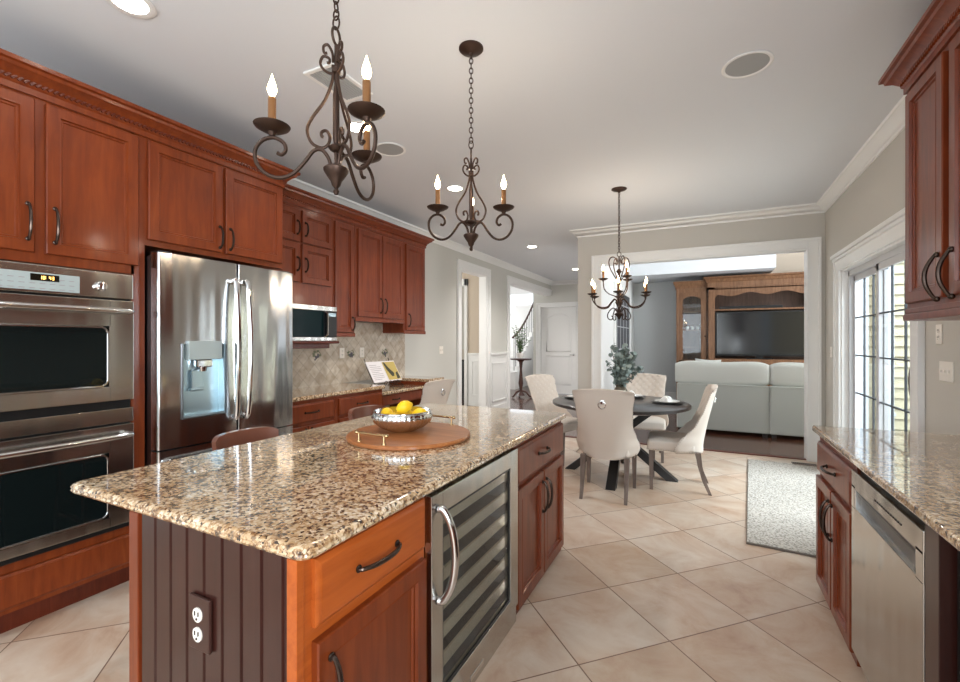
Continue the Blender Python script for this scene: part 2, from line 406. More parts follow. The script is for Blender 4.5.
def catmull(P, n=8):
    P = [Vector(p) for p in P]; out = []
    for i in range(len(P)-1):
        p0 = P[max(i-1, 0)]; p1 = P[i]; p2 = P[i+1]; p3 = P[min(i+2, len(P)-1)]
        for k in range(n):
            t = k/n
            out.append(.5*((2*p1)+(p2-p0)*t+(2*p0-5*p1+4*p2-p3)*t*t+(3*p1-p0-3*p2+p3)*t**3))
    out.append(P[-1]); return out

XL, XR, H = -3.65, 1.25, 2.98      # left wall, right wall, ceiling
YH = 6.42                          # wall with the wide cased opening

# ------------------------------------------------------------------ room shell
struct('floor', B().box(-3.8, 1.4, -2.6, 6.47, -.06, 0), 'tile')
struct('floor_wood', B().box(-9, 4.2, 6.47, 16.4, -.06, 0).box(-7, -3.8, 3.5, 6.47, -.06, 0), 'plank')
struct('trim_1', B().box(-3.65, 1.25, 6.44, 6.50, 0, .012, .004), 'darkwood')
struct('ceiling', B().box(-3.8, 1.4, -2.6, 6.5, H, H+.08).box(-3.8, -1.5, 6.5, 11.8, H, H+.08), 'ceil')
struct('ceiling_family', B().box(-1.62, 4.2, 6.3, 11.5, 4.2, 4.28), 'white')
struct('ceiling_foyer', B().box(-9, -3.8, 3.5, 16.5, 4.2, 4.28), 'white')

# left wall with two cased openings
O1 = (6.62, 7.62, 2.62); O2 = (8.72, 11.6, 2.62)
b = B().box(XL-.14, XL, -2.6, O1[0], 0, H).box(XL-.14, XL, O1[0], O1[1], O1[2], H).box(XL-.14, XL, O1[1], O2[0], 0, H).box(XL-.14, XL, O2[0], O2[1], O2[2], H)
struct('wall_left', b, 'wallhall')
b = B().box(XL-.14, XL, 3.5, 11.6, H+.08, 4.2); struct('wall_left_upper', b, 'white')
# right wall with the patio door opening and an unseen window hole added for light
D0, D1, DZ = 3.96, 5.73, 2.12
b = B().box(XR, XR+.14, -2.6, -1.9, 0, H).box(XR, XR+.14, -1.9, -.6, 0, 1.0).box(XR, XR+.14, -1.9, -.6, 2.2, H).box(XR, XR+.14, -.6, D0, 0, H).box(XR, XR+.14, D0, D1, DZ, H).box(XR, XR+.14, D1, YH+.14, 0, H)
struct('wall_right', b, 'wall')
# header wall
A0, A1, AZ = -1.30, 1.09, 2.48
b = B().box(-1.62, A0, YH, YH+.14, 0, H).box(A0, A1, YH, YH+.14, AZ, H).box(A1, XR, YH, YH+.14, 0, H).box(-1.62, XR+.14, YH, YH+.14, H+.08, 4.2)
struct('wall_back', b, 'wall')
# wall behind the camera with an unseen window opening added to let sky light in
b = B().box(-3.8, 1.4, -2.74, -2.6, 0, .7).box(-3.8, 1.4, -2.74, -2.6, 2.7, H).box(-3.8, -3.0, -2.74, -2.6, .7, 2.7).box(.6, 1.4, -2.74, -2.6, .7, 2.7)
struct('wall_front', b, 'wall')
# hall, family room, foyer
struct('wall_hall', B().box(-1.62, -1.5, YH+.14, 11.6, 0, 4.2), 'white')
struct('wall_family', B().box(-1.5, 1.25, 11.3, 11.44, 0, 4.2), 'wallblue')
struct('wall_family_fireside', B().box(1.25, 4.2, 11.3, 11.44, 0, 4.2), 'beige')
struct('wall_family_right', B().box(4.0, 4.14, 6.5, 11.3, 0, .4).box(4.0, 4.14, 6.5, 11.3, 3.6, 4.2).box(4.0, 4.14, 6.5, 7.0, .4, 3.6).box(4.0, 4.14, 10.8, 11.3, .4, 3.6), 'wallblue')
b = B().box(-4.15, -3.94, 11.6, 11.74, 0, H).box(-3.94, -2.96, 11.6, 11.74, 2.30, H).box(-2.96, -1.5, 11.6, 11.74, 0, H)
struct('wall_hall_end', b, 'wallhall')
struct('wall_dining_partition', B().box(-4.62, XL-.14, 8.68, 8.80, 0, 4.2).box(-9, -4.62, 8.68, 8.80, 2.7, 4.2), 'beige')
struct('wall_foyer', B().box(-9, -4.15, 16.2, 16.34, 0, .5).box(-9, -4.15, 16.2, 16.34, 3.2, 4.2).box(-9, -7.2, 16.2, 16.34, .5, 3.2).box(-5.55, -3.9, 16.2, 16.34, .5, 3.2).box(-4.15, -4.03, 11.74, 16.2, 0, 4.2), 'white')
struct('wall_foyer_left', B().box(-9.14, -9.0, 8.8, 16.34, 0, 4.2), 'wallhall')
struct('wall_dining', B().box(-9.14, -9.0, 3.5, 8.8, 0, 4.2).box(-9, -3.8, 3.36, 3.5, 0, 4.2), 'wallhall')
# bulkhead over the wall unit
struct('ceiling_bulkhead', B().box(-1.5, 1.2, 9.95, 11.3, 2.77, 4.2), 'ceil')

# crown moulding (white) at the ceiling
def crownprof(w=.10, h=.10, z=H, t=0.0):
    return [(0, z), (0, z-h), (.012, z-h), (.016, z-h+.02), (.035, z-h*.72), (.06, z-h*.42), (.08, z-.025), (w-.004, z-.02), (w, z)]
struct('trim_2', B().sweep(crownprof(), [(-2.6+0, 0), (0, 0)][:0] or [(XL, -2.6), (XL, 11.6), (-1.62, 11.6), (-1.62, YH), (XR, YH), (XR, -2.6)]), 'white')
# white casings
def casing_wall_x(name, x, side, y0, y1, z, w=.12, t=.025):
    # opening in an X=const wall; side=+1 faces +X
    b = B()
    for (a0, a1, c0, c1) in ((y0-w, y0, 0, z+w), (y1, y1+w, 0, z+w), (y0, y1, z, z+w)):
        xs = sorted((x, x+side*t)); b.box(xs[0], xs[1], a0, a1, c0, c1, .004)
    xs = sorted((x, x+side*(t+.012)))
    b.box(xs[0], xs[1], y0-w-.012, y0-w+.02, 0, z+w-.02, .004).box(xs[0], xs[1], y1+w-.02, y1+w+.012, 0, z+w-.02, .004).box(xs[0], xs[1], y0-w-.012, y1+w+.012, z+w-.02, z+w+.012, .004)
    return b
b = casing_wall_x('c', XL, 1, O1[0], O1[1], O1[2]).box(XL-.145, XL+.001, O1[0]-.001, O1[0]+.018, 0, O1[2]).box(XL-.145, XL+.001, O1[1]-.018, O1[1]+.001, 0, O1[2]).box(XL-.145, XL+.001, O1[0], O1[1], O1[2]-.018, O1[2]+.001)
struct('trim_3', b, 'white')
b = B().box(XL, XL+.025, O2[0]-.12, O2[0], 0, O2[2]+.12, .004).box(XL, XL+.025, O2[0], O2[1]-.02, O2[2], O2[2]+.12, .004).box(XL-.145, XL+.001, O2[0]-.001, O2[0]+.018, 0, O2[2]).box(XL-.145, XL+.001, O2[0], O2[1]-.01, O2[2]-.018, O2[2]+.001).box(XL, XL+.04, O2[0]-.13, O2[1]-.02, O2[2]+.1, O2[2]+.135, .004)
struct('trim_4', b, 'white')
def casing_wall_y(y, side, x0, x1, z, w=.11, t=.025, jamb=0):
    b = B(); ys = sorted((y, y+side*t)); yo = sorted((y, y+side*(t+.012)))
    b.box(x0-w, x0, ys[0], ys[1], 0, z+w, .004).box(x1, x1+w, ys[0], ys[1], 0, z+w, .004).box(x0, x1, ys[0], ys[1], z, z+w, .004)
    b.box(x0-w-.01, x0-w+.02, yo[0], yo[1], 0, z+w-.02, .004).box(x1+w-.02, x1+w+.01, yo[0], yo[1], 0, z+w-.02, .004).box(x0-w-.01, x1+w+.01, yo[0], yo[1], z+w-.02, z+w+.01, .004)
    b.box(x0-.001, x0+.014, yo[0], yo[1]-.005, 0, z, .004).box(x1-.014, x1+.001, yo[0], yo[1]-.005, 0, z, .004)
    return b
b = casing_wall_y(YH, -1, A0, A1, AZ, .11)
b.box(A0-.001, A0+.016, YH-.002, YH+.145, 0, AZ).box(A1-.016, A1+.001, YH-.002, YH+.145, 0, AZ).box(A0, A1, YH-.002, YH+.145, AZ-.016, AZ+.001)
struct('trim_5', b, 'white')
struct('trim_6', casing_wall_y(11.6, -1, -3.94, -2.96, 2.30, .11), 'white')
# patio door casing with its crowned head
b = casing_wall_x('c', XR, -1, D0, D1, DZ, .15).box(XR-.06, XR, D0-.18, D1+.18, DZ+.13, DZ+.17, .01).box(XR-.045, XR, D0-.17, D1+.17, DZ+.10, DZ+.13, .008)
b.box(XR-.001, XR+.14, D0-.001, D0+.015, 0, DZ).box(XR-.001, XR+.14, D1-.015, D1+.001, 0, DZ).box(XR-.001, XR+.14, D0, D1, DZ-.015, DZ+.001)
struct('trim_7', b, 'white')
# baseboards
def bb(name, segs, h=.14):
    b = B()
    for x0, x1, y0, y1 in segs: b.box(x0, x1, y0, y1, 0, h, .005)
    struct(name, b, 'white')
bb('baseboard_left', [(XL, XL+.018, 5.06, O1[0]-.135), (XL, XL+.018, O1[1]+.135, O2[0]-.135)])
bb('baseboard_right', [(XR-.018, XR, D1+.165, YH), (XR-.018, XR, 3.2, D0-.165)])
bb('baseboard_back', [(-1.6, A0-.125, YH-.018, YH), (A1+.125, XR-.02, YH-.018, YH)])
bb('baseboard_family', [(-1.48, 4.0, 11.28, 11.3), (-1.5, -1.48, YH+.2, 8.55)], .22)
bb('baseboard_hall', [(-2.83, -1.64, 11.582, 11.6)])
# wainscot panels between the openings and in the partition
def wainscot_x(x, y0, y1, ztop):
    b = B().box(x, x+.012, y0, y1, 0, ztop).box(x, x+.04, y0, y1, ztop-.01, ztop+.03, .006).box(x, x+.022, y0, y1, ztop-.06, ztop-.01, .005)
    for p0, p1 in ((y0+.1, y1-.1),):
        b.box(x, x+.026, p0, p1, .22, .245, .004).box(x, x+.026, p0, p1, ztop-.19, ztop-.165, .004).box(x, x+.026, p0, p0+.025, .22, ztop-.165, .004).box(x, x+.026, p1-.025, p1, .22, ztop-.165, .004)
    return b
struct('trim_8', wainscot_x(XL, O1[1]+.125, O2[0]-.125, 1.14), 'white')
b = B().box(-4.62, XL-.145, 8.668, 8.68, 0, 1.12).box(-4.62, XL-.145, 8.64, 8.68, 1.10, 1.14, .006)
b.box(-4.5, -3.95, 8.655, 8.67, .95, .97, .004).box(-4.5, -3.95, 8.655, 8.67, .22, .24, .004).box(-4.5, -4.48, 8.655, 8.67, .22, .97, .004).box(-3.97, -3.95, 8.655, 8.67, .22, .97, .004)
b.box(-4.67, -4.60, 8.62, 8.86, 0, 2.75, .006).box(-5.9, -4.60, 8.62, 8.86, 2.6, 2.75, .006)
struct('trim_9', b, 'white')
# family room: white cased glazed door in the left wall
b = B()
for a0, a1, c0, c1 in ((8.55, 8.72, 0, 2.5), (10.5, 10.67, 0, 2.5), (8.72, 10.5, 2.36, 2.5)): b.box(-1.5, -1.47, a0, a1, c0, c1, .005)
struct('trim_10', b, 'white')
dr = struct('door_2', B().box(-1.5, -1.485, 8.74, 10.48, 0, 2.36), 'muntin')
b = B()
for k in range(5): b.box(-1.484, -1.478, 8.84, 10.38, .35+.44*k, .37+.44*k)
for k in range(5): b.box(-1.484, -1.478, 8.84+.385*k, 8.86+.385*k, .2, 2.2)
obj('door_grille', b, 'frame', dr)

# patio door (window_1): two panels, muntins, handle
w = struct('window_1', B().box(XR+.05, XR+.12, D0+.015, D0+.06, .01, DZ-.02, .003).box(XR+.05, XR+.12, D1-.06, D1-.015, .01, DZ-.02, .003).box(XR+.05, XR+.12, D0+.015, D1-.015, DZ-.07, DZ-.015, .003).box(XR+.05, XR+.12, D0+.015, D1-.015, .0, .04, .003), 'frame')
def slider(x, y0, y1, nm):
    f = obj('door_panel', B().box(x, x+.03, y0, y0+.06, .04, DZ-.07, .003).box(x, x+.03, y1-.06, y1, .04, DZ-.07, .003).box(x, x+.03, y0, y1, DZ-.13, DZ-.07, .003).box(x, x+.03, y0, y1, .04, .16, .003), nm, w)
    obj('pane', B().box(x+.012, x+.016, y0+.05, y1-.05, .15, DZ-.12), 'glass', f)
    g = B()
    for k in range(1, 3): yy = y0+.06+(y1-y0-.12)*k/3; g.box(x+.005, x+.02, yy-.005, yy+.005, .15, DZ-.12)
    for k in range(1, 5): zz = .15+(DZ-.27)*k/5; g.box(x+.005, x+.02, y0+.05, y1-.05, zz-.006, zz+.006)
    obj('muntin', g, 'muntin', f); return f
slider(XR+.085, 4.83, D1-.03, 'frame'); f = slider(XR+.052, D0+.03, 4.90, 'frame')
obj('door_pull', B().tube(catmull([(XR+.052, 4.07, 1.24), (XR+.02, 4.07, 1.22), (XR+.01, 4.07, 1.13), (XR+.02, 4.07, 1.02), (XR+.052, 4.07, 1.0)], 5), .009, 8), 'bronze', f)

# interior door at the end of the hall
d = struct('door_1', B().box(-3.93, -2.97, 11.63, 11.67, .01, 2.29), 'white')
b = B(); 
for (z0, z1) in ((.25, 1.0), (1.12, 2.0)):
    x0, x1 = -3.78, -3.12
    path = [(x0, z0), (x1, z0), (x1, z1)]
    if z1 > 1.5: path += [(x1-(x1-x0)*k/10, z1+.12*math.sin(PI*k/10)) for k in range(1, 10)]
    path += [(x0, z1)]
    b.tube([(p[0], 11.628, p[1]) for p in path], .014, 6, closed=True)
    b.prism([(x0+.06+(x1-x0-.12)*(p[0]-x0)/(x1-x0), z0+.06+(z1-z0-.12)*(p[1]-z0)/(z1-z0)) for p in path], 11.618, 11.632)
obj('raised_panel', b, 'white', d)
obj('door_handle', B().sphere((-3.04, 11.60, 1.04), .028).tube([(-3.04, 11.63, 1.04), (-3.04, 11.585, 1.04), (-3.14, 11.58, 1.04)], .009), 'chrome', d)
b = B()
for z in (.3, 1.15, 2.05): b.tube([(-3.935, 11.622, z-.045), (-3.935, 11.622, z+.045)], .008)
obj('hinge', b, 'chrome', d)

# exterior: sided wall of the family-room wing, corner board, downspout, deck
b = B()
for k in range(30):
    z = .0+.112*k
    b.prism([(6.50, z), (6.36, z), (6.385, z+.112), (6.50, z+.112)], 1.62, 4.6, 'x')
struct('wall_exterior', b, 'siding')
struct('trim_11', B().box(1.40, 1.62, 6.34, 6.5, 0, 3.4, .005), 'aluminium')
b = B().box(1.71, 1.82, 6.27, 6.35, .06, 3.3, .012, 2); 
for z in (.6, 1.6, 2.6): b.box(1.70, 1.83, 6.26, 6.36, z, z+.03, .004)
tag(obj('downspout', b, 'aluminium'), 'pale metal downspout on the cream siding outside the patio door', 'downspout')
struct('floor_deck', B().box(1.39, 6, 2, 6.36, -.12, -.03), 'deck')

# ------------------------------------------------------------------ cabinet helpers
DOORP = [(0, 0), (0, .018), (.004, .022), (.050, .022), (.054, .024), (.058, .013), (.066, .013), (.070, .006), (.080, .006)]
DRAWP = [(0, 0), (0, .012), (.012, .021), (.016, .022)]
def pull(parent, x, z, y, L=.13, vert=True, m='bronze'):
    def P(t, o): return (x, y-o, z+t) if vert else (x+t, y-o, z)
    pts = catmull([P(-L/2, .0), P(-L/2, .014), P(-L*.3, .030), P(0, .036), P(L*.3, .030), P(L/2, .014), P(L/2, 0)], 5)
    n = len(pts); rs = [.0045+.0028*math.sin(PI*i/(n-1)) for i in range(n)]
    b = B().tube(pts, rs, 8)
    for s in (-1, 1):
        c = P(s*L/2, .004); b.sphere(c, .011, (1, .5, 1), 10)
    return obj('handle', b, m, parent)
def front(root, kind, x0, x1, z0, z1, y=0, m='cherry', hx=None, hz=None, vert=True, L=.13):
    b = B().rings(x0, x1, z0, z1, DOORP if kind == 'door' else DRAWP, y)
    o = obj(kind, b, m, root)
    if hx is not None: pull(o, hx, hz, y-.022, L, vert)
    return o
CR = [(0, 0), (0, .0), (.012, .0), (.012, .03), (.02, .038), (.022, .05), (.045, .075), (.07, .09), (.075, .105), (.09, .11), (.09, .13), (0, .13)]
def wood_crown(name, path, z, label, m='cherry', rope=None, k=1.0):
    r = thing(name, label, 'moulding', (path[0][0], path[0][1], z))
    P = [(p[0]-path[0][0], p[1]-path[0][1]) for p in path]
    obj('moulding', B().sweep([(o*k, q*k) for o, q in CR[1:]], P), m, r)
    b = B()
    for (p, q) in zip(P, P[1:]):
        p = Vector(p); q = Vector(q); d = (q-p); L = d.length; d.normalize(); nrm = Vector((d.y, -d.x))
        n = int(L/.022)
        for i in range(n):
            c = p+d*(i+.5)*L/n+nrm*.022
            mt = Matrix.Translation((c.x, c.y, .052)) @ Matrix.Rotation(math.atan2(d.y, d.x), 4, 'Z') @ Matrix.Rotation(.75, 4, 'Y')
            bb_ = bmesh.new(); bmesh.ops.create_cube(bb_, size=1); bmesh.ops.scale(bb_, vec=(.010, .018, .026), verts=bb_.verts); b.add(bb_, mt)
    obj('rope_trim', b, 'darkwood' if m == 'cherry' else m, r)
    return r

R90 = PI/2
# ------------------------------------------------------------------ left run: deep section (front faces +X)
FX = -2.95
def Y2x(y0): return lambda y: y-y0
t = thing('oven_cabinet', 'tall cherry cabinet around the double oven, two raised-panel doors on top', 'cabinet', (FX, .63, 0), R90)
D = .69
b = B().box(0, .87, .02, D, 1.79, 2.60).box(0, .87, .07, D, 0, .11).box(0, .87, .02, D, .11, .345)
b.box(0, .03, 0, D, .11, 2.60).box(.800, .87, 0, D, .11, 2.60).box(.03, .815, 0, .02, 1.785, 2.60).box(.03, .815, 0, .02, .11, .345)
b.box(.0, .87, .07, D, 0, .11)
obj('carcass', b, 'cherry', t)
front(t, 'door', .035, .377, 1.835, 2.585, 0, 'cherry', .35, 1.98, L=.17)
front(t, 'door', .42, .83, 1.835, 2.585, 0, 'cherry', .452, 1.98, L=.17)
obj('drawer', B().rings(.03, .845, .135, .30, DRAWP, 0), 'cherry', t)
obj('toe_kick', B().box(0, .87, .06, .07, 0, .11), 'darkwood', t)

t = thing('over_fridge_cabinet', 'cherry cabinet with two doors directly above the refrigerator', 'cabinet', (FX, 1.50, 0), R90)
b = B().box(0, .972, 0, D, 1.965, 2.60)
obj('carcass', b, 'cherry', t)
front(t, 'door', .012, .47, 2.0, 2.585, 0, 'cherry', .445, 2.10, L=.14)
front(t, 'door', .492, .955, 2.0, 2.585, 0, 'cherry', .52, 2.10, L=.14)
wood_crown('cabinet_crown', [(FX, .63), (FX, 2.475), (-3.22, 2.475)], 2.60, 'cherry crown moulding with rope trim on the deep oven and fridge cabinets')

# double wall oven
OX = -2.948
t = thing('wall_oven', 'stainless steel double wall oven with digital clock panel', 'oven', (OX, .672, .35), R90)
W = .752
obj('body', B().box(.0, W, .0, .56, 0, 1.425), 'blackp', t)
cp = obj('control_panel', B().box(0, W, -.035, 0, 1.285, 1.425, .006), 'steel', t)
obj('keypad', B().box(.14, .504, -.039, -.034, 1.298, 1.385, .002), 'panelgrey', cp)
obj('clock_display', B().box(.31, .42, -.042, -.038, 1.345, 1.378, .002), 'ledbg', cp)
# digits 12:38-like seven-segment clock
SEG = {'1': 'bc', '0': 'abcdef', '4': 'bcfg', '8': 'abcdefg', '3': 'abcdg', '5': 'acdfg'}
b = B()
for i, ch in enumerate('10 43'):
    if ch == ' ':
        b.box(.365, .3675, -.044, -.0415, 1.356, 1.3585).box(.365, .3675, -.044, -.0415, 1.3645, 1.367); continue
    x = .345+i*.0115; z = 1.353; w_, h_, th = .007, .016, .0014
    for sgm in SEG[ch]:
        q = {'a': (0, w_, h_-th, h_), 'b': (w_-th, w_, h_/2, h_), 'c': (w_-th, w_, 0, h_/2), 'd': (0, w_, 0, th), 'e': (0, th, 0, h_/2), 'f': (0, th, h_/2, h_), 'g': (0, w_, h_/2-th/2, h_/2+th/2)}[sgm]
        b.box(x+q[0], x+q[1], -.044, -.0415, z+q[2], z+q[3])
obj('clock_digits', b, 'led', cp)
b = B()
for r_ in range(3):
    for c_ in range(9):
        if r_ == 2 and 3 < c_ < 7: continue
        b.box(.155+c_*.038, .176+c_*.038, -.0405, -.0385, 1.306+r_*.024, 1.309+r_*.024)
mk = obj('keypad_marks', b, 'ink', cp); mk['kind'] = 'stuff'
obj('knob', B().lathe([(0, 0), (.026, 0), (.026, .012), (.019, .018), (.019, .034), (.0, .036)], (0, 0, 0), 20, Matrix.Translation((.595, -.035, 1.345)) @ Matrix.Rotation(PI/2, 4, 'X')).box(.591, .599, -.075, -.04, 1.328, 1.362, .002), 'chrome', cp)
def oven_door(z0, z1, wz0, wz1, hz):
    b = B(); x0, x1 = .0, W
    wx0, wx1 = .10, .632
    b.box(x0, wx0, -.04, 0, z0, z1, .004).box(wx1, x1, -.04, 0, z0, z1, .004).box(wx0-.01, wx1+.01, -.04, 0, z0, wz0, .004).box(wx0-.01, wx1+.01, -.04, 0, wz1, z1, .004)
    d = obj('oven_door', b, 'steel', t)
    # rounded window
    def rr(x0, x1, z0, z1, r):
        p = []
        for cx, cz, a in ((x1-r, z1-r, 0), (x0+r, z1-r, 90), (x0+r, z0+r, 180), (x1-r, z0+r, 270)):
            for k in range(6):
                an = math.radians(a+18*k); p.append((cx+r*math.cos(an), cz+r*math.sin(an)))
        return p
    obj('window', B().prism(rr(wx0+.012, wx1-.012, wz0+.012, wz1-.012, .03), -.044, -.01), 'glass_dark', d)
    b = B().tube([(p[0], -.043, p[1]) for p in rr(wx0+.006, wx1-.006, wz0+.006, wz1-.006, .035)], .006, 6, closed=True)
    obj('window_trim', b, 'chrome', d)
    pts = catmull([(.03, -.04, hz), (.035, -.085, hz), (.09, -.10, hz), (W/2, -.108, hz), (W-.09, -.10, hz), (W-.035, -.085, hz), (W-.03, -.04, hz)], 6)
    obj('handle', B().tube(pts, .0155, 12), 'chrome', d)
oven_door(.72, 1.275, .80, 1.13, 1.215)
obj('trim_strip', B().box(0, W, -.035, 0, .595, .675, .004), 'steel', t)
oven_door(.03, .585, .085, .44, .53)
obj('vent_trim', B().box(0, W, -.02, 0, 0, .025, .003), 'blackp', t)

# refrigerator
t = thing('refrigerator', 'stainless steel french-door refrigerator with ice and water dispenser', 'refrigerator', (-2.82, 1.503, 0), R90)
FW = .958
obj('body', B().box(.005, FW, .075, .72, .03, 1.905, .006).box(.05, FW-.05, .10, .6, 0, .03), 'steeld', t)
def fy(x):
    q = (x-FW/2)/(FW/2); return -.022*(1-q*q)
def dprof(x0, x1, n=12):
    p = [(x0, .07)]
    xs = [x0, x0+.002, x0+.005, x0+.009]+[x0+.014+(x1-x0-.028)*i/n for i in range(n+1)]+[x1-.009, x1-.005, x1-.002, x1]
    for x in xs:
        e = min(x-x0, x1-x); r = .014
        yy = fy(x)+(r-math.sqrt(max(0, r*r-(r-e)**2)) if e < r else 0); p.append((x, yy))
    p.append((x1, .07)); return p
sp = .484; dz0, dz1 = .765, 1.915
rx0, rx1, rz0, rz1 = .13, .395, .935, 1.385
b = B().prism(dprof(0, sp-.004), dz0, rz0, 'z').prism(dprof(0, sp-.004), rz1, dz1, 'z')
full = dprof(0, sp-.004, 40)
def cut(a, c):
    p = [(x, y) for x, y in full[1:-1] if a < x < c]
    return [(a, .07), (a, fy(a) if a > .001 else fy(a)+.014)]+p+[(c, fy(c) if c < sp-.01 else fy(c)+.014), (c, .07)]
b.prism(cut(0, rx0), rz0, rz1, 'z').prism(cut(rx1, sp-.004), rz0, rz1, 'z').box(rx0, rx1, .05, .07, rz0, rz1)
ld = obj('door', b, 'steelf', t)
obj('dispenser_recess', B().box(rx0, rx1, .04, .049, rz0, rz1).box(rx0, rx0+.008, -.015, .05, rz0, rz1).box(rx1-.008, rx1, -.019, .05, rz0, rz1).box(rx0, rx1, -.018, .05, rz0, rz0+.012), 'recess', ld)
obj('dispenser_panel', B().box(rx0+.025, rx1-.03, -.035, .03, rz1-.10, rz1+.015, .004), 'panelgrey', ld)
obj('dispenser_spout', B().box(.215, .32, -.012, .03, 1.235, 1.285, .01).lathe([(.03, 0), (.022, -.03)], (.265, .012, 1.24), 14), 'chrome', ld)
obj('dispenser_paddle', B().box(.20, .28, .015, .03, 1.10, 1.22, .008).box(.185, .27, .0, .03, 1.09, 1.11, .006), 'recess', ld)
obj('dispenser_frame', B().box(rx0-.006, rx0, -.022, .0, rz0-.006, rz1, .002).box(rx1, rx1+.006, -.026, .0, rz0-.006, rz1, .002).box(rx0-.006, rx1+.006, -.026, .0, rz0-.008, rz0, .002), 'steeld', ld)
rd = obj('door', B().prism(dprof(sp+.004, FW), dz0, dz1, 'z'), 'steelf', t)
fz = obj('freezer_drawer', B().prism(dprof(0, FW), .07, .755, 'z'), 'steelf', t)
for par, hx in ((ld, sp-.04), (rd, sp+.04)):
    s = -1 if hx < sp else 1
    pts = catmull([(hx, fy(hx), 1.79), (hx, -.065, 1.785), (hx+s*.004, -.085, 1.6), (hx+s*.006, -.095, 1.35), (hx+s*.004, -.085, 1.1), (hx, -.065, .905), (hx, fy(hx), .90)], 8)
    obj('handle', B().tube(pts, .0165, 10), 'chrome', par)
obj('handle', B().tube(catmull([(.06, fy(.06), .69), (.07, -.06, .69), (FW/2, -.085, .69), (FW-.07, -.06, .69), (FW-.06, fy(.06), .69)], 8), .014, 10), 'chrome', fz)
obj('hinge_cover', B().box(.01, .09, .02, .10, 1.905, 1.93, .005), 'steeld', t)
obj('hinge_cover', B().box(FW-.09, FW-.01, .02, .10, 1.905, 1.93, .005), 'steeld', t)

# ------------------------------------------------------------------ left run: shallow wall cabinets
UX = -3.32
def upper(name, label, y0, y1, z0, z1, doors, extra=None, m='cherry2'):
    t = thing(name, label, 'cabinet', (UX, y0, z0), R90); w_ = y1-y0; h_ = z1-z0
    b = B().box(0, w_, 0, .326, 0, h_)
    if extra: extra(b, w_)
    obj('carcass', b, m, t)
    for d0, d1, e0, e1, hx, hz, L in doors: front(t, 'door', d0-y0, d1-y0, e0-z0, e1-z0, 0, m, hx-y0 if hx else None, hz-z0 if hz else None, L=L)
    obj('light_rail', B().box(-.0, w_, -.014, .0, -.012, .03, .004), m, t) if name != 'microwave_cabinet' else None
    return t
t = upper('microwave_cabinet', 'cherry wall cabinet with four small doors above the microwave', 2.478, 3.372, 1.735, 2.63,
  [(2.55, 2.952, 2.305, 2.60, 2.92, 2.43, .12), (2.985, 3.355, 2.305, 2.60, 3.015, 2.43, .12), (2.55, 2.952, 1.935, 2.29, 2.92, 2.10, .12), (2.985, 3.355, 1.935, 2.29, 3.015, 2.10, .12)])
t = thing('microwave_shelf', 'cherry shelf carrying the microwave below its cabinet', 'shelf', (UX, 2.478, 1.33), R90)
obj('shelf_board', B().box(.04, .90, -.09, .31, .045, .07, .006), 'darkwood', t); obj('apron', B().box(.06, .80, -.06, .31, 0, .045, .006), 'darkwood', t)
t = thing('microwave', 'built-in stainless microwave with dark glass door under small cabinets', 'microwave', (-3.235, 2.56, 1.401), R90)
obj('body', B().box(0, .78, .02, .395, 0, .33), 'steeld', t)
obj('front_frame', B().box(0, .78, -.01, .02, 0, .035, .004).box(0, .78, -.01, .02, .285, .33, .004), 'steel', t)
dd = obj('door', B().box(.0, .61, -.008, .02, .037, .283, .003), 'mwglass', t)
obj('handle', B().tube([(.625, -.008, .045), (.625, -.04, .06), (.625, -.04, .26), (.625, -.008, .275)], .011, 8), 'chrome', dd)
kp = obj('keypad', B().box(.645, .78, -.008, .02, .037, .283, .003), 'blackp', t)
obj('display', B().box(.66, .765, -.010, -.007, .235, .268), 'recess', kp)
upper('tall_wall_cabinet', 'tall narrow cherry wall cabinet right of the microwave', 3.376, 3.69, 1.455, 2.63, [(3.40, 3.665, 1.49, 2.605, 3.635, 1.58, .13)])
upper('double_wall_cabinet', 'cherry wall cabinet with two tall doors, raised above the desk', 3.694, 4.556, 1.625, 2.63, [(3.735, 4.13, 1.665, 2.605, 4.095, 1.80, .16), (4.142, 4.535, 1.665, 2.605, 4.175, 1.80, .16)])
upper('end_wall_cabinet', 'single-door cherry wall cabinet at the far end of the run', 4.56, 5.04, 1.50, 2.63, [(4.60, 5.01, 1.535, 2.605, 4.64, 1.66, .15)])
wood_crown('cabinet_crown', [(UX, 2.478), (UX, 5.04), (XL+.01, 5.04)], 2.63, 'cherry crown moulding with rope trim on the shallow wall cabinets', 'cherry2')

# backsplash with painted accents
t = thing('backsplash', 'tumbled beige tile backsplash behind the left counter', 'backsplash', (XL+.001, 2.478, .93), R90)
obj('tile_field', B().box(0, 2.552, -.012, .0, 0, .69), 'splash', t)
for yy in (3.476, 3.984, 4.6):
    b = B(); rr_ = random.Random(int(yy*100)); x = yy-2.478
    for i in range(12): b.sphere((x+rr_.uniform(-.028, .028), -.014, .315+rr_.uniform(-.04, .02)), .011, (1, .3, 1), 8)
    a = obj('painted_grapes', b, 'grape', t)
    b = B()
    for i in range(5):
        an = rr_.uniform(0, 2*PI); b.sphere((x+.045*math.cos(an), -.0135, .33+.035*math.sin(an)), .02, (1, .15, .6), 8)
    b.tube(catmull([(x-.05, -.014, .36), (x-.01, -.014, .345), (x+.02, -.014, .365), (x+.05, -.014, .33)], 5), .003, 5)
    obj('painted_vine', b, 'vine', t)
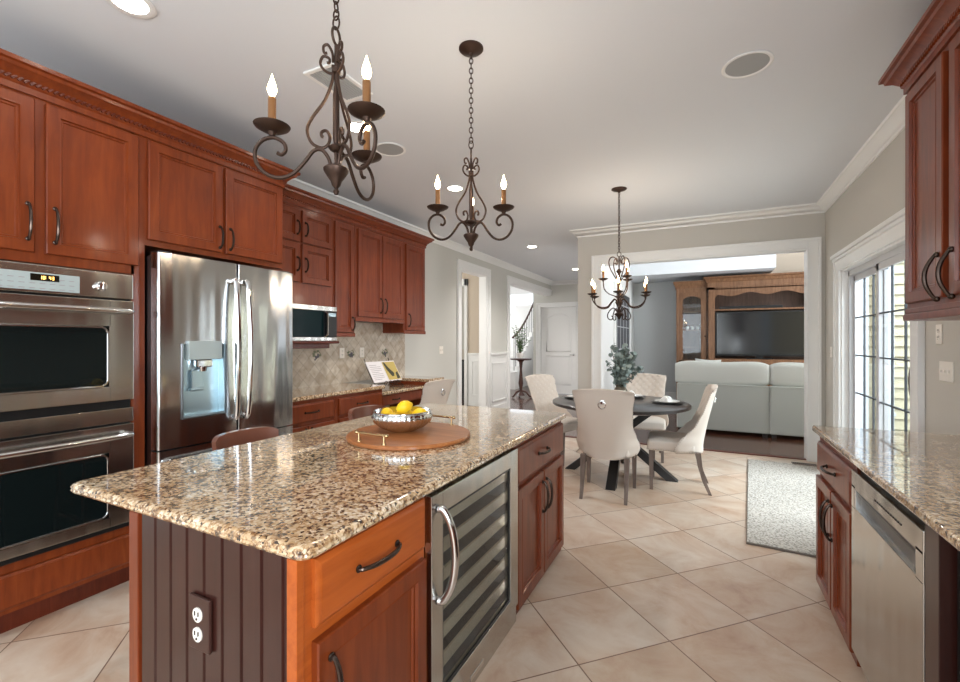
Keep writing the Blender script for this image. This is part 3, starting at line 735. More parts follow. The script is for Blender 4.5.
def outlet(name, label, loc, rz, kind='outlet', w_=.075, n=1, cover='outlet', face='outlet'):
    t = thing(name, label, 'outlet' if kind == 'outlet' else 'light switch', loc, rz)
    obj('cover_plate', B().box(-w_/2, w_/2, -.007, 0, -.058, .058, .004), cover, t)
    if kind == 'outlet':
        for k in range(2):
            z = -.021 if k == 0 else .021
            r = obj('receptacle', B().lathe([(.0155, 0), (.0155, .003), (0, .003)], (0, 0, 0), 16, Matrix.Translation((0, -.006, z)) @ Matrix.Rotation(PI/2, 4, 'X')), face, t)
            obj('slot', B().box(-.007, -.005, -.0105, -.0085, z-.001, z+.008).box(.005, .007, -.0105, -.0085, z-.001, z+.008).box(-.002, .002, -.0105, -.0085, z-.010, z-.006), 'slot', r)
    else:
        for k in range(n):
            x = (k-(n-1)/2)*.046
            obj('toggle', B().box(x-.005, x+.005, -.016, -.006, -.008, .010, .002), face, t)
    return t
outlet('wall_outlet', 'ivory outlet on the backsplash nearer the microwave', (XL+.0125, 3.84, 1.265), R90)
outlet('wall_outlet', 'ivory outlet on the backsplash behind the cookbook', (XL+.0125, 4.17, 1.265), R90)
outlet('light_switch', 'white double switch plate on the grey wall past the cherry cabinets', (XL, 5.99, 1.26), R90, 'switch', .115, 2)
outlet('wall_outlet', 'ivory outlet under the dark cabinet on the right wall', (XR, 3.60, 1.44), -R90, 'outlet')
outlet('light_switch', 'white triple switch plate over the right granite counter', (XR, 3.51, 1.225), -R90, 'switch', .165, 3)
outlet('light_switch', 'small white switch on the wall left of the patio door', (XR, 6.13, 1.28), -R90, 'switch', .07, 1)

# left base cabinets, counter and desk
BX = -3.07
def base(name, label, y0, y1, ztop, fronts, m='cherry', X=BX, rot=R90, depth=.57, flip=False, cat='cabinet', toe=.09):
    t = thing(name, label, cat, (X, y0, 0), rot); w_ = abs(y1-y0)
    b = B().box(0, w_, 0, depth, toe, ztop).box(0, w_, .05, depth, 0, toe)
    obj('carcass', b, m, t)
    for k, x0, x1, z0, z1, hx, hz, vert, L in fronts:
        front(t, k, x0, x1, z0, z1, 0, m, hx, hz, vert, L)
    return t
base('base_cabinet', 'cherry base cabinet with wide drawer beside the refrigerator', 2.478, 3.16, .893, [('drawer', .03, .65, .70, .86, .38, .785, False, .15), ('door', .03, .34, .12, .67, .31, .58, True, .13), ('door', .345, .65, .12, .67, .375, .58, True, .13)])
base('base_cabinet', 'cherry base cabinet with one drawer under the cookbook end of the counter', 3.162, 3.84, .893, [('drawer', .03, .65, .70, .86, .34, .785, False, .15), ('door', .03, .34, .12, .67, .31, .58, True, .13), ('door', .345, .65, .12, .67, .375, .58, True, .13)])
tag(obj('countertop', B().box(-3.648, -3.04, 2.48, 3.86, .893, .93, .012, 3), 'granite'), 'speckled granite counter along the left wall beside the refrigerator', 'countertop')
t = thing('desk', 'built-in desk with granite top and cherry apron drawer behind the white chair', 'desk', (-3.10, 3.865, 0), R90)
obj('desk_top', B().box(0, .83, -.02, .54, .815, .85, .01, 3), 'granite', t)
obj('apron', B().box(0, .83, .02, .54, .69, .815), 'cherry2', t)
front(t, 'drawer', .02, .81, .695, .81, .02, 'cherry2', .25, .75, False, .12)
base('base_cabinet', 'cherry drawer cabinet at the far end of the desk', 4.70, 5.06, .893, [('drawer', .02, .34, .73, .87, .18, .80, False, .12), ('drawer', .02, .34, .43, .71, .18, .57, False, .12), ('drawer', .02, .34, .13, .41, .18, .27, False, .12)], 'cherry2')
tag(obj('countertop', B().box(-3.648, -3.04, 4.698, 5.08, .893, .93, .01, 3), 'granite'), 'small granite top on the drawer cabinet at the desk end', 'countertop')

# cookbook on wrought iron stand
t = thing('book_stand', 'black wrought iron scroll stand holding the open cookbook', 'stand', (-3.40, 4.10, .85), R90)
b = B()
for x in (-.0, .44):
    b.tube(catmull([(x, -.10, .006), (x, -.06, .03), (x, .0, .07), (x, .09, .22), (x, .14, .34)], 5), .005, 6)
    b.tube(catmull([(x, -.10, .006), (x, .02, .012), (x, .14, .006)], 4), .004, 6)
b.tube([(0, -.06, .055), (.44, -.06, .055)], .004, 6).tube([(0, .09, .22), (.44, .09, .22)], .004, 6)
for x in (.14, .22, .30, .36):
    b.tube([(x+.035*(1-k/14)*math.cos(k*.7), -.065, .05+.035*(1-k/14)*math.sin(k*.7)) for k in range(13)], .0035, 6)
obj('scroll_frame', b, 'iron', t)
t = thing('cookbook', 'open cookbook with a printed photo page leaning on the iron stand', 'book', (-3.40, 4.05, .905), R90)
tilt = Matrix.Translation((0, -.045, .012)) @ Matrix.Rotation(-.52, 4, 'X')
obj('left_page', B().box(0, .26, -.012, 0, 0, .27, .003, mtx=tilt), 'paper', t)
obj('right_page', B().box(.262, .52, -.012, 0, 0, .27, .003, mtx=tilt), 'paper', t)
b = B()
for k in range(9): b.box(.03, .22 if k % 4 else .16, -.0135, -.012, .035+.023*k, .0385+.023*k, mtx=tilt)
obj('printed_lines', b, 'ink', t)
obj('printed_photo', B().box(.275, .51, -.0135, -.012, .015, .255, mtx=tilt), 'photoy', t)
obj('printed_bottle', B().prism([(.29, .25), (.315, .25), (.36, .17), (.42, .1), (.40, .06), (.36, .06), (.31, .15)], -.015, -.0125, mtx=tilt).prism([(.44, .02), (.50, .03), (.49, .12), (.45, .1)], -.015, -.0125, mtx=tilt), 'photog', t)

# ------------------------------------------------------------------ island
IX = -.86
t = thing('island_cabinet', 'near end of the island with beadboard side, drawer and door', 'cabinet', (IX, .76, 0), R90)
b = B().box(0, .538, 0, .02, .0, .883).box(0.02, .538, .02, .66, .04, .87).box(0, .02, 0, .02, 0, .883)
obj('carcass', b, 'cherry_lit', t)
# beadboard end panel on the x=0 side (faces -Y): build boards
b = B().box(.006, .02, .02, .70, 0, .883)
nb = 8
for k in range(nb):
    y0 = .045+(.655-.045)*k/nb; y1 = .045+(.655-.045)*(k+1)/nb
    b.prism([(y0+.0035, 0.006), (y1-.0035, 0.006), (y1-.0065, .0), (y0+.0065, .0)], .0, .883, 'z', Matrix(((0, 1, 0, 0), (1, 0, 0, 0), (0, 0, 1, 0), (0, 0, 0, 1))))
obj('beadboard_panel', b, 'panel', t)
obj('corner_post', B().box(-.006, .02, .66, .71, 0, .883, .005), 'cherry2', t)
obj('corner_post', B().box(-.004, .02, -.004, .03, 0, .883, .003), 'cherry_lit', t)
front(t, 'drawer', .045, .525, .70, .868, 0, 'cherry_lit', .27, .785, False, .17)
front(t, 'door', .045, .525, .05, .665, 0, 'cherry', .085, .535, True, .15)
t2 = thing('island_cabinet', 'far end of the island with one wide drawer over two doors', 'cabinet', (IX, 2.105, 0), R90)
obj('carcass', B().box(0, .855, 0, .70, 0, .883), 'cherry2', t2)
front(t2, 'drawer', .02, .84, .665, .855, 0, 'cherry2', .40, .765, False, .15)
front(t2, 'door', .02, .425, .04, .64, 0, 'cherry2', .395, .50, True, .17)
front(t2, 'door', .435, .84, .04, .64, 0, 'cherry2', .465, .50, True, .17)
tag(obj('island_back_panel', B().box(-1.57, -1.53, 1.30, 2.104, 0, .883), 'panel'), 'dark cherry back panel of the island behind the wine cooler', 'panel')
t = thing('island_countertop', 'large speckled granite island top with rounded corners', 'countertop', (-1.39, 1.87, .883))
b = bmesh.new(); r = .035; pts = []
x0, x1, y0, y1 = -.56, .566, -1.12, 1.12
for cx, cy, a in ((x1-r, y1-r, 0), (x0+r, y1-r, 90), (x0+r, y0+r, 180), (x1-r, y0+r, 270)):
    for k in range(7): an = math.radians(a+15*k); pts.append((cx+r*math.cos(an), cy+r*math.sin(an)))
prof = [(.014, 0), (.004, .003), (0, .010), (.002, .016), (.0, .022), (.004, .029), (.012, .033), (.020, .034)]
rg = []
for ins, z in prof:
    rg.append([b.verts.new((p[0]*(1-ins/.57) if True else 0, p[1]*(1-ins/1.12), z)) for p in pts])
for a, c in zip(rg, rg[1:]):
    for k in range(len(pts)): b.faces.new((a[k], a[(k+1) % len(pts)], c[(k+1) % len(pts)], c[k]))
b.faces.new(list(reversed(rg[0]))); b.faces.new(rg[-1])
bb0 = B(); bb0.flat = True; bb0.add(b); obj('slab', bb0, 'granite', t)
ZI = .917
# outlet on the island end
outlet('island_outlet', 'brown-covered outlet with ivory sockets on the island end panel', (-1.215, .7595, .64), 0, 'outlet', .075, 1, 'browncover').scale = (1.2, 1.8, 1.25)
# wine cooler
t = thing('wine_cooler', 'stainless under-counter wine cooler with glass door in the island', 'wine cooler', (IX, 1.303, 0), R90)
CW = .797
obj('cabinet_shell', B().box(0, .02, .01, .60, .03, .87).box(CW-.02, CW, .01, .60, .03, .87).box(.02, CW-.02, .58, .60, .03, .87).box(.02, CW-.02, .01, .58, .03, .10).box(.02, CW-.02, .01, .58, .84, .87), 'coolerin', t)
for k in range(6):
    z = .185+.108*k
    s_ = obj('shelf', B().box(.035, CW-.035, .035, .55, z, z+.006), 'steeld', t)
    obj('shelf_front', B().box(.035, CW-.035, .022, .035, z-.018, z+.030, .003), 'beech', s_)
for sx_, rz_ in ((.028, -1), (CW-.028, 1)):  # side lamps added to brighten the cooler shelves
    l = bpy.data.lights.new('cooler_fill', 'AREA'); l.shape = 'RECTANGLE'; l.size = .012; l.size_y = .66; l.energy = 2.6; l.color = (1, .97, .92)
    lo = bpy.data.objects.new('cooler_fill', l); COL.objects.link(lo); lo.parent = t; lo.location = (sx_, .0, .47); lo.rotation_euler = (PI/2, 0, rz_*.9)
gx0, gx1, gz0, gz1 = .075, .70, .15, .79
dd = obj('door', B().box(0, gx0, -.03, .004, .09, .868, .004).box(gx1, CW, -.03, .004, .09, .868, .004).box(gx0-.004, gx1+.004, -.03, .004, gz1, .868, .004).box(gx0-.004, gx1+.004, -.03, .004, .09, gz0, .004), 'steel', t)
obj('glass', B().box(gx0-.002, gx1+.002, -.018, -.012, gz0-.002, gz1+.002), 'glasst', dd)
obj('gasket', B().box(gx0, gx0+.01, -.024, -.018, gz0, gz1).box(gx1-.01, gx1, -.024, -.018, gz0, gz1).box(gx0, gx1, -.024, -.018, gz1-.01, gz1).box(gx0, gx1, -.024, -.018, gz0, gz0+.01), 'blackp', dd)
pts = catmull([(.04, -.03, .815), (.045, -.05, .81), (.05, -.080, .75), (.052, -.092, .655), (.05, -.080, .56), (.045, -.05, .50), (.04, -.03, .495)], 8)
obj('handle', B().tube(pts, .014, 12), 'chrome', dd)
g = obj('kick_grille', B().box(0, CW, -.02, .02, 0, .085, .004), 'steel', t)
obj('badge', B().box(.30, .42, -.0225, -.0195, .03, .05, .002), 'chrome', g)

# tray, bowl, lemons
t = thing('serving_tray', 'round wooden serving board with two brass handles on the island', 'tray', (-1.335, 1.885, ZI), math.radians(-3))
obj('board', B().lathe([(0, 0), (.30, 0), (.308, .006), (.308, .016), (.302, .021), (0, .021)], (0, 0, 0), 64), 'tray', t)
for s in (-1, 1):
    b = B(); y = s*.275
    b.tube([(-.09, y, .062), (.09, y, .062)], .006, 10).tube([(-.075, y, .021), (-.075, y, .062)], .0055, 8).tube([(.075, y, .021), (.075, y, .062)], .0055, 8).sphere((-.09, y, .062), .009).sphere((.09, y, .062), .009)
    b.lathe([(.012, .021), (.012, .025), (0, .025)], (-.075, y, 0), 12).lathe([(.012, .021), (.012, .025), (0, .025)], (.075, y, 0), 12)
    obj('handle', b, 'brass', t)
bx, by, bz = -1.40, 1.915, ZI+.0212
prof = [(r_*1.13, z_*1.06) for r_, z_ in [(0, 0), (.06, 0), (.068, .004), (.10, .020), (.128, .045), (.137, .068), (.133, .088), (.128, .094), (.131, .097), (.125, .098), (.129, .07), (.118, .045), (.09, .022), (.05, .01), (0, .01)]]
b = bmesh.new(); seg = 216; rg = []
for i, (r_, z) in enumerate(prof):
    rib = .0024 if 3 <= i <= 5 else 0
    rg.append([b.verts.new(((r_+rib*math.cos(k*36*2*PI/seg))*math.cos(2*PI*k/seg), (r_+rib*math.cos(k*36*2*PI/seg))*math.sin(2*PI*k/seg), z)) if r_ > 0 else None for k in range(seg)])
c0 = b.verts.new((0, 0, 0)); c1 = b.verts.new((0, 0, .01))
for k in range(seg): b.faces.new((c0, rg[1][(k+1) % seg], rg[1][k])); b.faces.new((c1, rg[-2][k], rg[-2][(k+1) % seg]))
for a, c in zip(rg[1:-1], rg[2:-1]):
    for k in range(seg): b.faces.new((a[k], a[(k+1) % seg], c[(k+1) % seg], c[k]))
bb1 = B(); bb1.add(b)
tag(obj('fruit_bowl', bb1, 'chrome', sharp=60), 'ribbed silver metal bowl holding lemons on the round board', 'bowl', loc=(bx, by, bz))
def lemon_bm():
    return B().lathe([(0, -.046), (.007, -.044), (.014, -.038), (.026, -.026), (.033, -.008), (.033, .008), (.026, .026), (.014, .038), (.007, .045), (0, .047)], (0, 0, 0), 20)
lemons = [((.020, -.01, .122), (1.25, .3, 2.45), 'lemon on top of the pile, its tip facing the room'), ((-.076, -.030, .082), (1.4, .2, .6), 'lemon at the left of the silver bowl'), ((.084, .032, .082), (1.3, .5, 1.9), 'lemon at the right of the silver bowl'),
          ((-.01, -.080, .070), (1.5, .1, 1.2), 'lemon at the near rim of the silver bowl'), ((-.035, .066, .072), (1.5, .4, 2.2), 'lemon at the far rim of the silver bowl'), ((.004, .0, .045), (1.5, 0, .3), 'lemon at the bottom of the silver bowl')]
l0 = obj('lemon', lemon_bm(), 'lemon', sharp=80)
e0 = obj('stem_end', B().sphere((0, 0, -.0455), .004, (1, 1, .5)), 'lemonend', l0)
for i, (p, r_, lab) in enumerate(lemons):
    if i == 0: o = l0
    else:
        o = l0.copy(); COL.objects.link(o); c = e0.copy(); COL.objects.link(c); c.parent = o
    o.location = (bx+p[0], by+p[1], bz+p[2]); o.rotation_euler = r_; tag(o, lab, 'lemon', 'lemons in the silver bowl')
# bar stools
def stool(y, label):
    t = thing('bar_stool', label, 'bar stool', (-2.06, y, 0), R90, 'leather stools at the island')
    def bk(u, v, o):   # curved low back behind (local +y is back)
        a = (u-.5)*1.5; z = .70+.20*v; rr2 = .262+.012*v
        edge = 1-.10*(abs(u-.5)*2)**8*v
        return Vector((rr2*math.sin(a)*1.02, .02+ (rr2)*math.cos(a)-.02+o, .70+(z-.70)*edge))
    b = B(); nu, nv = 16, 8
    F = [[b.bm.verts.new(bk(i/nu, j/nv, -.018)) for j in range(nv+1)] for i in range(nu+1)]
    K = [[b.bm.verts.new(bk(i/nu, j/nv, .018)) for j in range(nv+1)] for i in range(nu+1)]
    for i in range(nu):
        for j in range(nv):
            b.bm.faces.new((F[i][j], F[i+1][j], F[i+1][j+1], F[i][j+1])); b.bm.faces.new((K[i][j], K[i][j+1], K[i+1][j+1], K[i+1][j]))
        b.bm.faces.new((F[i][nv], F[i+1][nv], K[i+1][nv], K[i][nv])); b.bm.faces.new((F[i][0], K[i][0], K[i+1][0], F[i+1][0]))
    for j in range(nv):
        b.bm.faces.new((F[0][j], F[0][j+1], K[0][j+1], K[0][j])); b.bm.faces.new((F[nu][j], K[nu][j], K[nu][j+1], F[nu][j+1]))
    obj('backrest', b, 'leather', t, sharp=50)
    obj('seat', B().box(-.21, .21, -.20, .20, .60, .68, .03, 3), 'leather', t)
    for sx in (-1, 1):
        for sy in (-1, 1):
            b = B(); e = .018
            b.hexa([(sx*.20-e, sy*.19-e, 0), (sx*.20+e, sy*.19-e, 0), (sx*.20+e, sy*.19+e, 0), (sx*.20-e, sy*.19+e, 0)], [(sx*.17-e, sy*.16-e, .61), (sx*.17+e, sy*.16-e, .61), (sx*.17+e, sy*.16+e, .61), (sx*.17-e, sy*.16+e, .61)])
            obj('leg', b, 'darkwood', t)
    b = B()
    for sx in (-1, 1): b.box(sx*.19-.01, sx*.19+.01, -.17, .17, .22, .245)
    b.box(-.19, .19, -.19, -.17, .28, .305)
    for sx in (-1, 1): b.box(sx*.165-.012, sx*.165+.012, .14, .19, .60, .74)
    obj('stretcher', b, 'darkwood', t)
    return t
stool(1.66, 'brown leather low-back bar stool in front of the refrigerator')
stool(2.66, 'brown leather low-back bar stool behind the lemon bowl')

# ------------------------------------------------------------------ right side: counter, base cabinet, dishwasher, upper
RX = .59
t = base('base_cabinet', 'dark cherry base cabinet at the counter end beside the dishwasher', 3.15, 2.46, .883, [('drawer', .03, .675, .67, .84, .36, .755, False, .16), ('door', .0+.01, .335, .045, .645, .31, .50, True, .17), ('door', .35, .675, .045, .645, .38, .50, True, .17)], 'cherry2', RX, -R90, .655, toe=.0)
t = thing('dishwasher', 'stainless dishwasher with pocket handle under the right granite counter', 'dishwasher', (RX, 2.455, 0), -R90)
obj('body', B().box(.005, .715, .01, .60, .03, .875).box(.02, .70, .06, .55, 0, .03), 'blackp', t)
dd = obj('door', B().box(.005, .715, -.022, .01, .08, .70, .004).box(.005, .715, -.022, .01, .775, .85, .004).box(.005, .06, -.022, .01, .69, .79, .003).box(.66, .715, -.022, .01, .69, .79, .003), 'steel', t)
obj('pocket_handle', B().box(.06, .66, -.004, .01, .70, .775).prism([(-.004, .775), (-.022, .775), (-.004, .745)], .06, .66, 'x'), 'steeld', dd)
b = B()
for k in range(12): b.box(.30+.022*k, .312+.022*k, -.0235, -.0215, .806, .812)
obj('control_marks', b, 'slot', dd)
obj('kick_plate', B().box(.005, .715, .03, .04, .0, .075), 'blackp', t)
tag(obj('filler_panel', B().box(.57, 1.24, 1.648, 1.735, 0, .883, .003), 'panel'), 'dark cherry filler panel at the near side of the dishwasher', 'panel')
t = thing('trash_compactor', 'black under-counter appliance at the right edge next to the filler panel', 'appliance', (.62, 1.64, 0), -R90)
obj('body', B().box(.005, .60, .01, .58, .02, .86).box(.02, .58, .05, .5, 0, .02), 'blackp', t); obj('door', B().box(.005, .60, -.02, .01, .09, .86, .005), 'blackp', t)
tag(obj('countertop', B().box(.555, 1.248, -.6, 3.17, .884, .918, .010, 3), 'granite'), 'long granite counter along the right wall over the dishwasher', 'countertop')
base('base_cabinet', 'dark cherry base cabinet behind the right edge of the view', 1.03, -.6, .883, [('door', .02, .54, .1, .85, .5, .7, True, .15), ('door', .55, 1.08, .1, .85, .58, .7, True, .15), ('door', 1.09, 1.61, .1, .85, 1.13, .7, True, .15)], 'cherry2', RX, -R90, .65)

t = thing('right_wall_cabinet', 'dark cherry wall cabinet with bronze arch pulls above the right counter', 'cabinet', (.92, 3.0, 1.50), -R90)
obj('carcass', B().box(0, 1.75, 0, .328, .05, 1.15), 'cherry2', t)
obj('light_rail', B().box(-.012, 1.75, -.016, .328, 0, .035, .008).box(-.006, 1.75, -.008, .328, .035, .06, .004), 'cherry2', t)
for d0, d1, hx in ((.04, .43, .395), (.49, .88, .525), (.94, 1.33, 1.295), (1.34, 1.73, 1.375)):
    o = obj('door', B().rings(d0, d1, .085, 1.12, DOORP, 0), 'cherry2', t)
    pts = catmull([(hx, -.022, .27), (hx, -.034, .265), (hx, -.058, .22), (hx, -.066, .175), (hx, -.058, .13), (hx, -.034, .085), (hx, -.022, .08)], 6)
    n = len(pts); obj('handle', B().tube(pts, [.005+.004*math.sin(PI*i/(n-1)) for i in range(n)], 8).sphere((hx, -.026, .27), .012).sphere((hx, -.026, .08), .012), 'bronze', o)
wood_crown('cabinet_crown', [(1.24, 3.0), (.92, 3.0), (.92, 1.25)][::-1][::-1], 2.65, 'dark cherry crown moulding with rope trim on the right wall cabinet', 'cherry2').scale = (1, 1, 1)

# ------------------------------------------------------------------ ceiling fixtures
cans = [((-2.396, 1.157), 'lit recessed ceiling light above the double oven'), ((-2.295, 2.578), 'lit recessed ceiling light behind the near iron chandelier'), ((-2.303, 4.056), 'lit recessed ceiling light behind the second iron chandelier'), ((-2.576, 7.14), 'lit recessed ceiling light at the start of the hall'), ((-2.516, 9.8), 'lit recessed ceiling light farthest down the hall')]
c0 = None
for (x, y), lab in cans:
    if c0 is None:
        c0 = thing('recessed_light', lab, 'ceiling light', (x, y, H), 0, 'recessed ceiling lights')
        obj('trim_ring', B().lathe([(.075, .0), (.10, -.002), (.102, -.006), (.095, -.009), (.072, -.006)], (0, 0, 0), 28, ring=True), 'white', c0)
        obj('lens', B().lathe([(0, -.004), (.075, -.004), (.075, 0), (0, 0)], (0, 0, 0), 28), 'lamp', c0)
    else: dup(c0, (x, y, H), label=lab)
    l = bpy.data.lights.new('downlight', 'SPOT'); l.energy = {0: 7, 1: 22, 2: 48}.get(int(y/1.5), 90); l.color = (1, .97, .94); l.spot_size = 2.4; l.spot_blend = .8; l.shadow_soft_size = .07
    lo = bpy.data.objects.new('downlight', l); COL.objects.link(lo); lo.location = (x, y, H-.02)
for (x, y), lab in (((.22, 2.985), 'round in-ceiling speaker with grey grille near the right cabinet'), ((-2.314, 2.994), 'round in-ceiling speaker over the left cabinets')):
    t = thing('ceiling_speaker', lab, 'speaker', (x, y, H), 0, 'in-ceiling speakers')
    obj('rim', B().lathe([(.112, 0), (.128, -.002), (.130, -.007), (.122, -.010), (.110, -.006)], (0, 0, 0), 40, ring=True), 'white', t)
    obj('grille', B().lathe([(0, -.007), (.112, -.006), (.112, 0), (0, 0)], (0, 0, 0), 40), 'grille', t)
t = thing('ceiling_vent', 'white slatted air vent in the ceiling behind the near chandelier', 'vent', (-2.0, 2.09, H))
obj('frame', B().box(-.11, .11, -.18, -.155, -.012, 0, .003).box(-.11, .11, .155, .18, -.012, 0, .003).box(-.11, -.085, -.155, .155, -.012, 0, .003).box(.085, .11, -.155, .155, -.012, 0, .003), 'white', t)
b = B()
for k in range(9):
    x = -.075+.0188*k; b.hexa([(x-.008, -.155, -.011), (x+.002, -.155, -.011), (x+.002, .155, -.011), (x-.008, .155, -.011)], [(x, -.155, -.002), (x+.008, -.155, -.002), (x+.008, .155, -.002), (x, .155, -.002)])
obj('slat', b, 'grille', t); obj('backing', B().box(-.09, .09, -.16, .16, -.002, 0), 'ventdark', t)

# ------------------------------------------------------------------ iron chandeliers
def arc(cx, cz, r, a0, a1, n=10): return [(cx+r*math.cos(math.radians(a0+(a1-a0)*k/n)), cz+r*math.sin(math.radians(a0+(a1-a0)*k/n))) for k in range(n+1)]
def rot2(pts, ang): c, s = math.cos(ang), math.sin(ang); return [(p[0]*c, p[0]*s, p[1]) for p in pts]
def c2(pts, n=6): return [(v.x, v.y) for v in catmull([(p[0], p[1], 0) for p in pts], n)]
def chain(z0, z1, link=.034, r=.0028):
    b = B(); n = max(1, int(round((z1-z0)/(link*.78)))); step = (z1-z0)/n
    for i in range(n):
        zc = z0+step*(i+.5); a = 0 if i % 2 else PI/2; hh = step*.64; ww = .010
        pts = [(ww*math.cos(q)*math.cos(a), ww*math.cos(q)*math.sin(a), zc+hh*math.sin(q)) for q in [2*PI*k/12 for k in range(12)]]
        b.tube(pts, r, 5, closed=True)
    return b
def flame(r, z, s=1.0):
    return [(0, z), (.006*s, z+.002*s), (.013*s, z+.016*s), (.0145*s, z+.026*s), (.011*s, z+.042*s), (.005*s, z+.060*s), (.0015*s, z+.072*s), (0, z+.076*s)]
def candle(t, R, ang, zd, ch=.095, s=1.0, e=.5):
    x, y = R*math.cos(ang), R*math.sin(ang)
    cup = obj('candle_cup', B().lathe([(.008*s, -.022*s), (.014*s, -.010*s), (.030*s, -.006*s), (.052*s, .006*s), (.056*s, .012*s), (.054*s, .013*s), (.03*s, .004*s), (.012*s, .006*s)], (x, y, zd), 24), 'iron', t)
    obj('candle_sleeve', B().lathe([(.0125*s, 0), (.0125*s, ch), (.010*s, ch+.004*s), (0, ch+.004*s)], (x, y, zd+.004), 14), 'sleeve', cup)
    e = e*1.0
    obj('flame_bulb', B().lathe(flame(0, 0, s), (x, y, zd+ch+.008*s), 14), 'bulb', cup)
    l = bpy.data.lights.new('candle_glow', 'POINT'); l.energy = e; l.color = (1, .86, .70); l.shadow_soft_size = .012*s
    lo = bpy.data.objects.new('candle_glow', l); COL.objects.link(lo); lo.parent = t; lo.location = (x, y, zd+ch+.095*s)
def pendant(x, y, rz, zb, label):
    t = thing('iron_chandelier', label, 'chandelier', (x, y, zb), rz, 'three-candle iron chandeliers over the island')
    ztop = H-zb
    obj('finial', B().lathe([(0, 0), (.006, .002), (.010, .012), (.006, .022), (.014, .032), (.018, .045), (.030, .062), (.040, .078), (.041, .086), (.034, .092), (.018, .096), (0, .097)], (0, 0, 0), 20), 'iron', t)
    b = B().tube([(0, 0, .09), (0, 0, .50)], .006, 8).lathe([(.006, .14), (.020, .148), (.026, .156), (.018, .164), (.006, .17)], (0, 0, 0), 16).lathe([(.006, .40), (.014, .405), (.014, .418), (.006, .424)], (0, 0, 0), 12)
    b.lathe([(.007, .165), (.011, .19), (.011, .33), (.007, .36)], (0, 0, 0), 10)
    obj('stem', b, 'iron', t)
    for k in range(3):
        a = 2*PI*k/3
        lyre = c2([(.010, .43), (.012, .38), (.036, .31), (.074, .25), (.091, .205), (.076, .165), (.045, .152), (.026, .165), (.020, .19), (.030, .210), (.045, .205), (.046, .192), (.040, .188)], 5)
        obj('lyre_scroll', B().tube(rot2(lyre, a), .0052, 7), 'iron', t)
        sm = c2([(.008, .405), (.020, .402), (.040, .412), (.050, .432), (.040, .455), (.022, .450), (.022, .437), (.030, .436)], 5)
        sm2 = c2([(.010, .44), (.012, .47), (.026, .495), (.040, .487), (.038, .468), (.028, .468)], 5)
        obj('crown_scroll', B().tube(rot2(sm, a), .0046, 7).tube(rot2(sm2, a), .0046, 7), 'iron', t)
    for k in range(3):
        a = 2*PI*k/3
        arm = c2([(.016, .088), (.024, .120), (.045, .145), (.070, .140), (.100, .098), (.135, .058), (.175, .042), (.215, .052), (.243, .084), (.246, .126), (.225, .158), (.192, .170), (.163, .157), (.156, .134), (.168, .118), (.182, .122)], 6)
        obj('arm', B().tube(rot2(arm, a), .0062, 8), 'iron', t)
        candle(t, .197, a, .196, e=.15 if y < 2 else 1.1)
    b = B(); b.tube([(.022*math.cos(q), 0, .527+.028*math.sin(q)) for q in [2*PI*k/20 for k in range(20)]], .0045, 7, closed=True)
    b.tube([(0, .012*math.cos(q), .572+.022*math.sin(q)) for q in [2*PI*k/14 for k in range(14)]], .003, 6, closed=True)
    obj('top_ring', b, 'iron', t)
    obj('chain', chain(.585, ztop-.03), 'iron', t)
    obj('canopy', B().lathe([(0, ztop-.045), (.008, ztop-.04), (.012, ztop-.03), (.055, ztop-.018), (.066, ztop-.008), (.066, ztop), (0, ztop)], (0, 0, 0), 28), 'iron', t)
    return t
A = math.atan(224/451)
pendant(-1.095, 1.13, A+math.radians(74), 1.885, 'iron chandelier with three candles nearest the camera over the island')
pendant(-1.125, 2.157, A+math.radians(90), 1.885, 'iron chandelier with three candles over the far half of the island')

t = thing('dining_chandelier', 'nine-candle iron chandelier hanging over the round dining table', 'chandelier', (-.79, 4.84, 1.60), A+.2)
zt = H-1.60
b = B().tube([(0, 0, .06), (0, 0, .68)], .008, 8).lathe([(0, .02), (.012, .03), (.02, .05), (.045, .07), (.05, .08), (.02, .10), (.012, .14), (.03, .18), (.04, .20), (.03, .22), (.012, .26), (.012, .5), (.03, .52), (.012, .55)], (0, 0, 0), 16)
obj('stem', b, 'iron', t)
for k in range(6):
    a = PI/3*k
    arm = c2([(.02, .20), (.05, .235), (.09, .20), (.13, .155), (.19, .145), (.25, .165), (.29, .21), (.30, .255)], 6)
    obj('arm', B().tube(rot2(arm, a), .0065, 7), 'iron', t); candle(t, .30, a, .275, .085, .9, .8)
for k in range(3):
    a = 2*PI/3*k+.5
    arm = c2([(.012, .26), (.05, .27), (.11, .30), (.15, .35), (.16, .43)], 6)
    obj('arm', B().tube(rot2(arm, a), .006, 7), 'iron', t); candle(t, .16, a, .445, .085, .9, .8)
for k in range(4):
    a = PI/2*k
    hs = c2([(.012, .42), (.05, .47), (.10, .55), (.115, .62), (.09, .665), (.05, .665), (.03, .63), (.045, .60), (.06, .615)], 5)
    lo = c2([(.02, .10), (.06, .14), (.10, .12), (.13, .07), (.12, .03), (.085, .02), (.07, .045), (.085, .06)], 5)
    obj('scroll', B().tube(rot2(hs, a), .006, 7), 'iron', t); obj('scroll', B().tube(rot2(lo, a), .0055, 7), 'iron', t)
obj('top_ring', B().tube([(.022*math.cos(q), 0, .70+.026*math.sin(q)) for q in [2*PI*k/16 for k in range(16)]], .004, 6, closed=True), 'iron', t)
obj('chain', chain(.725, zt-.03, .036, .0034), 'iron', t)
obj('canopy', B().lathe([(0, zt-.045), (.01, zt-.04), (.014, zt-.03), (.065, zt-.014), (.078, zt-.006), (.078, zt), (0, zt)], (0, 0, 0), 28), 'iron', t)

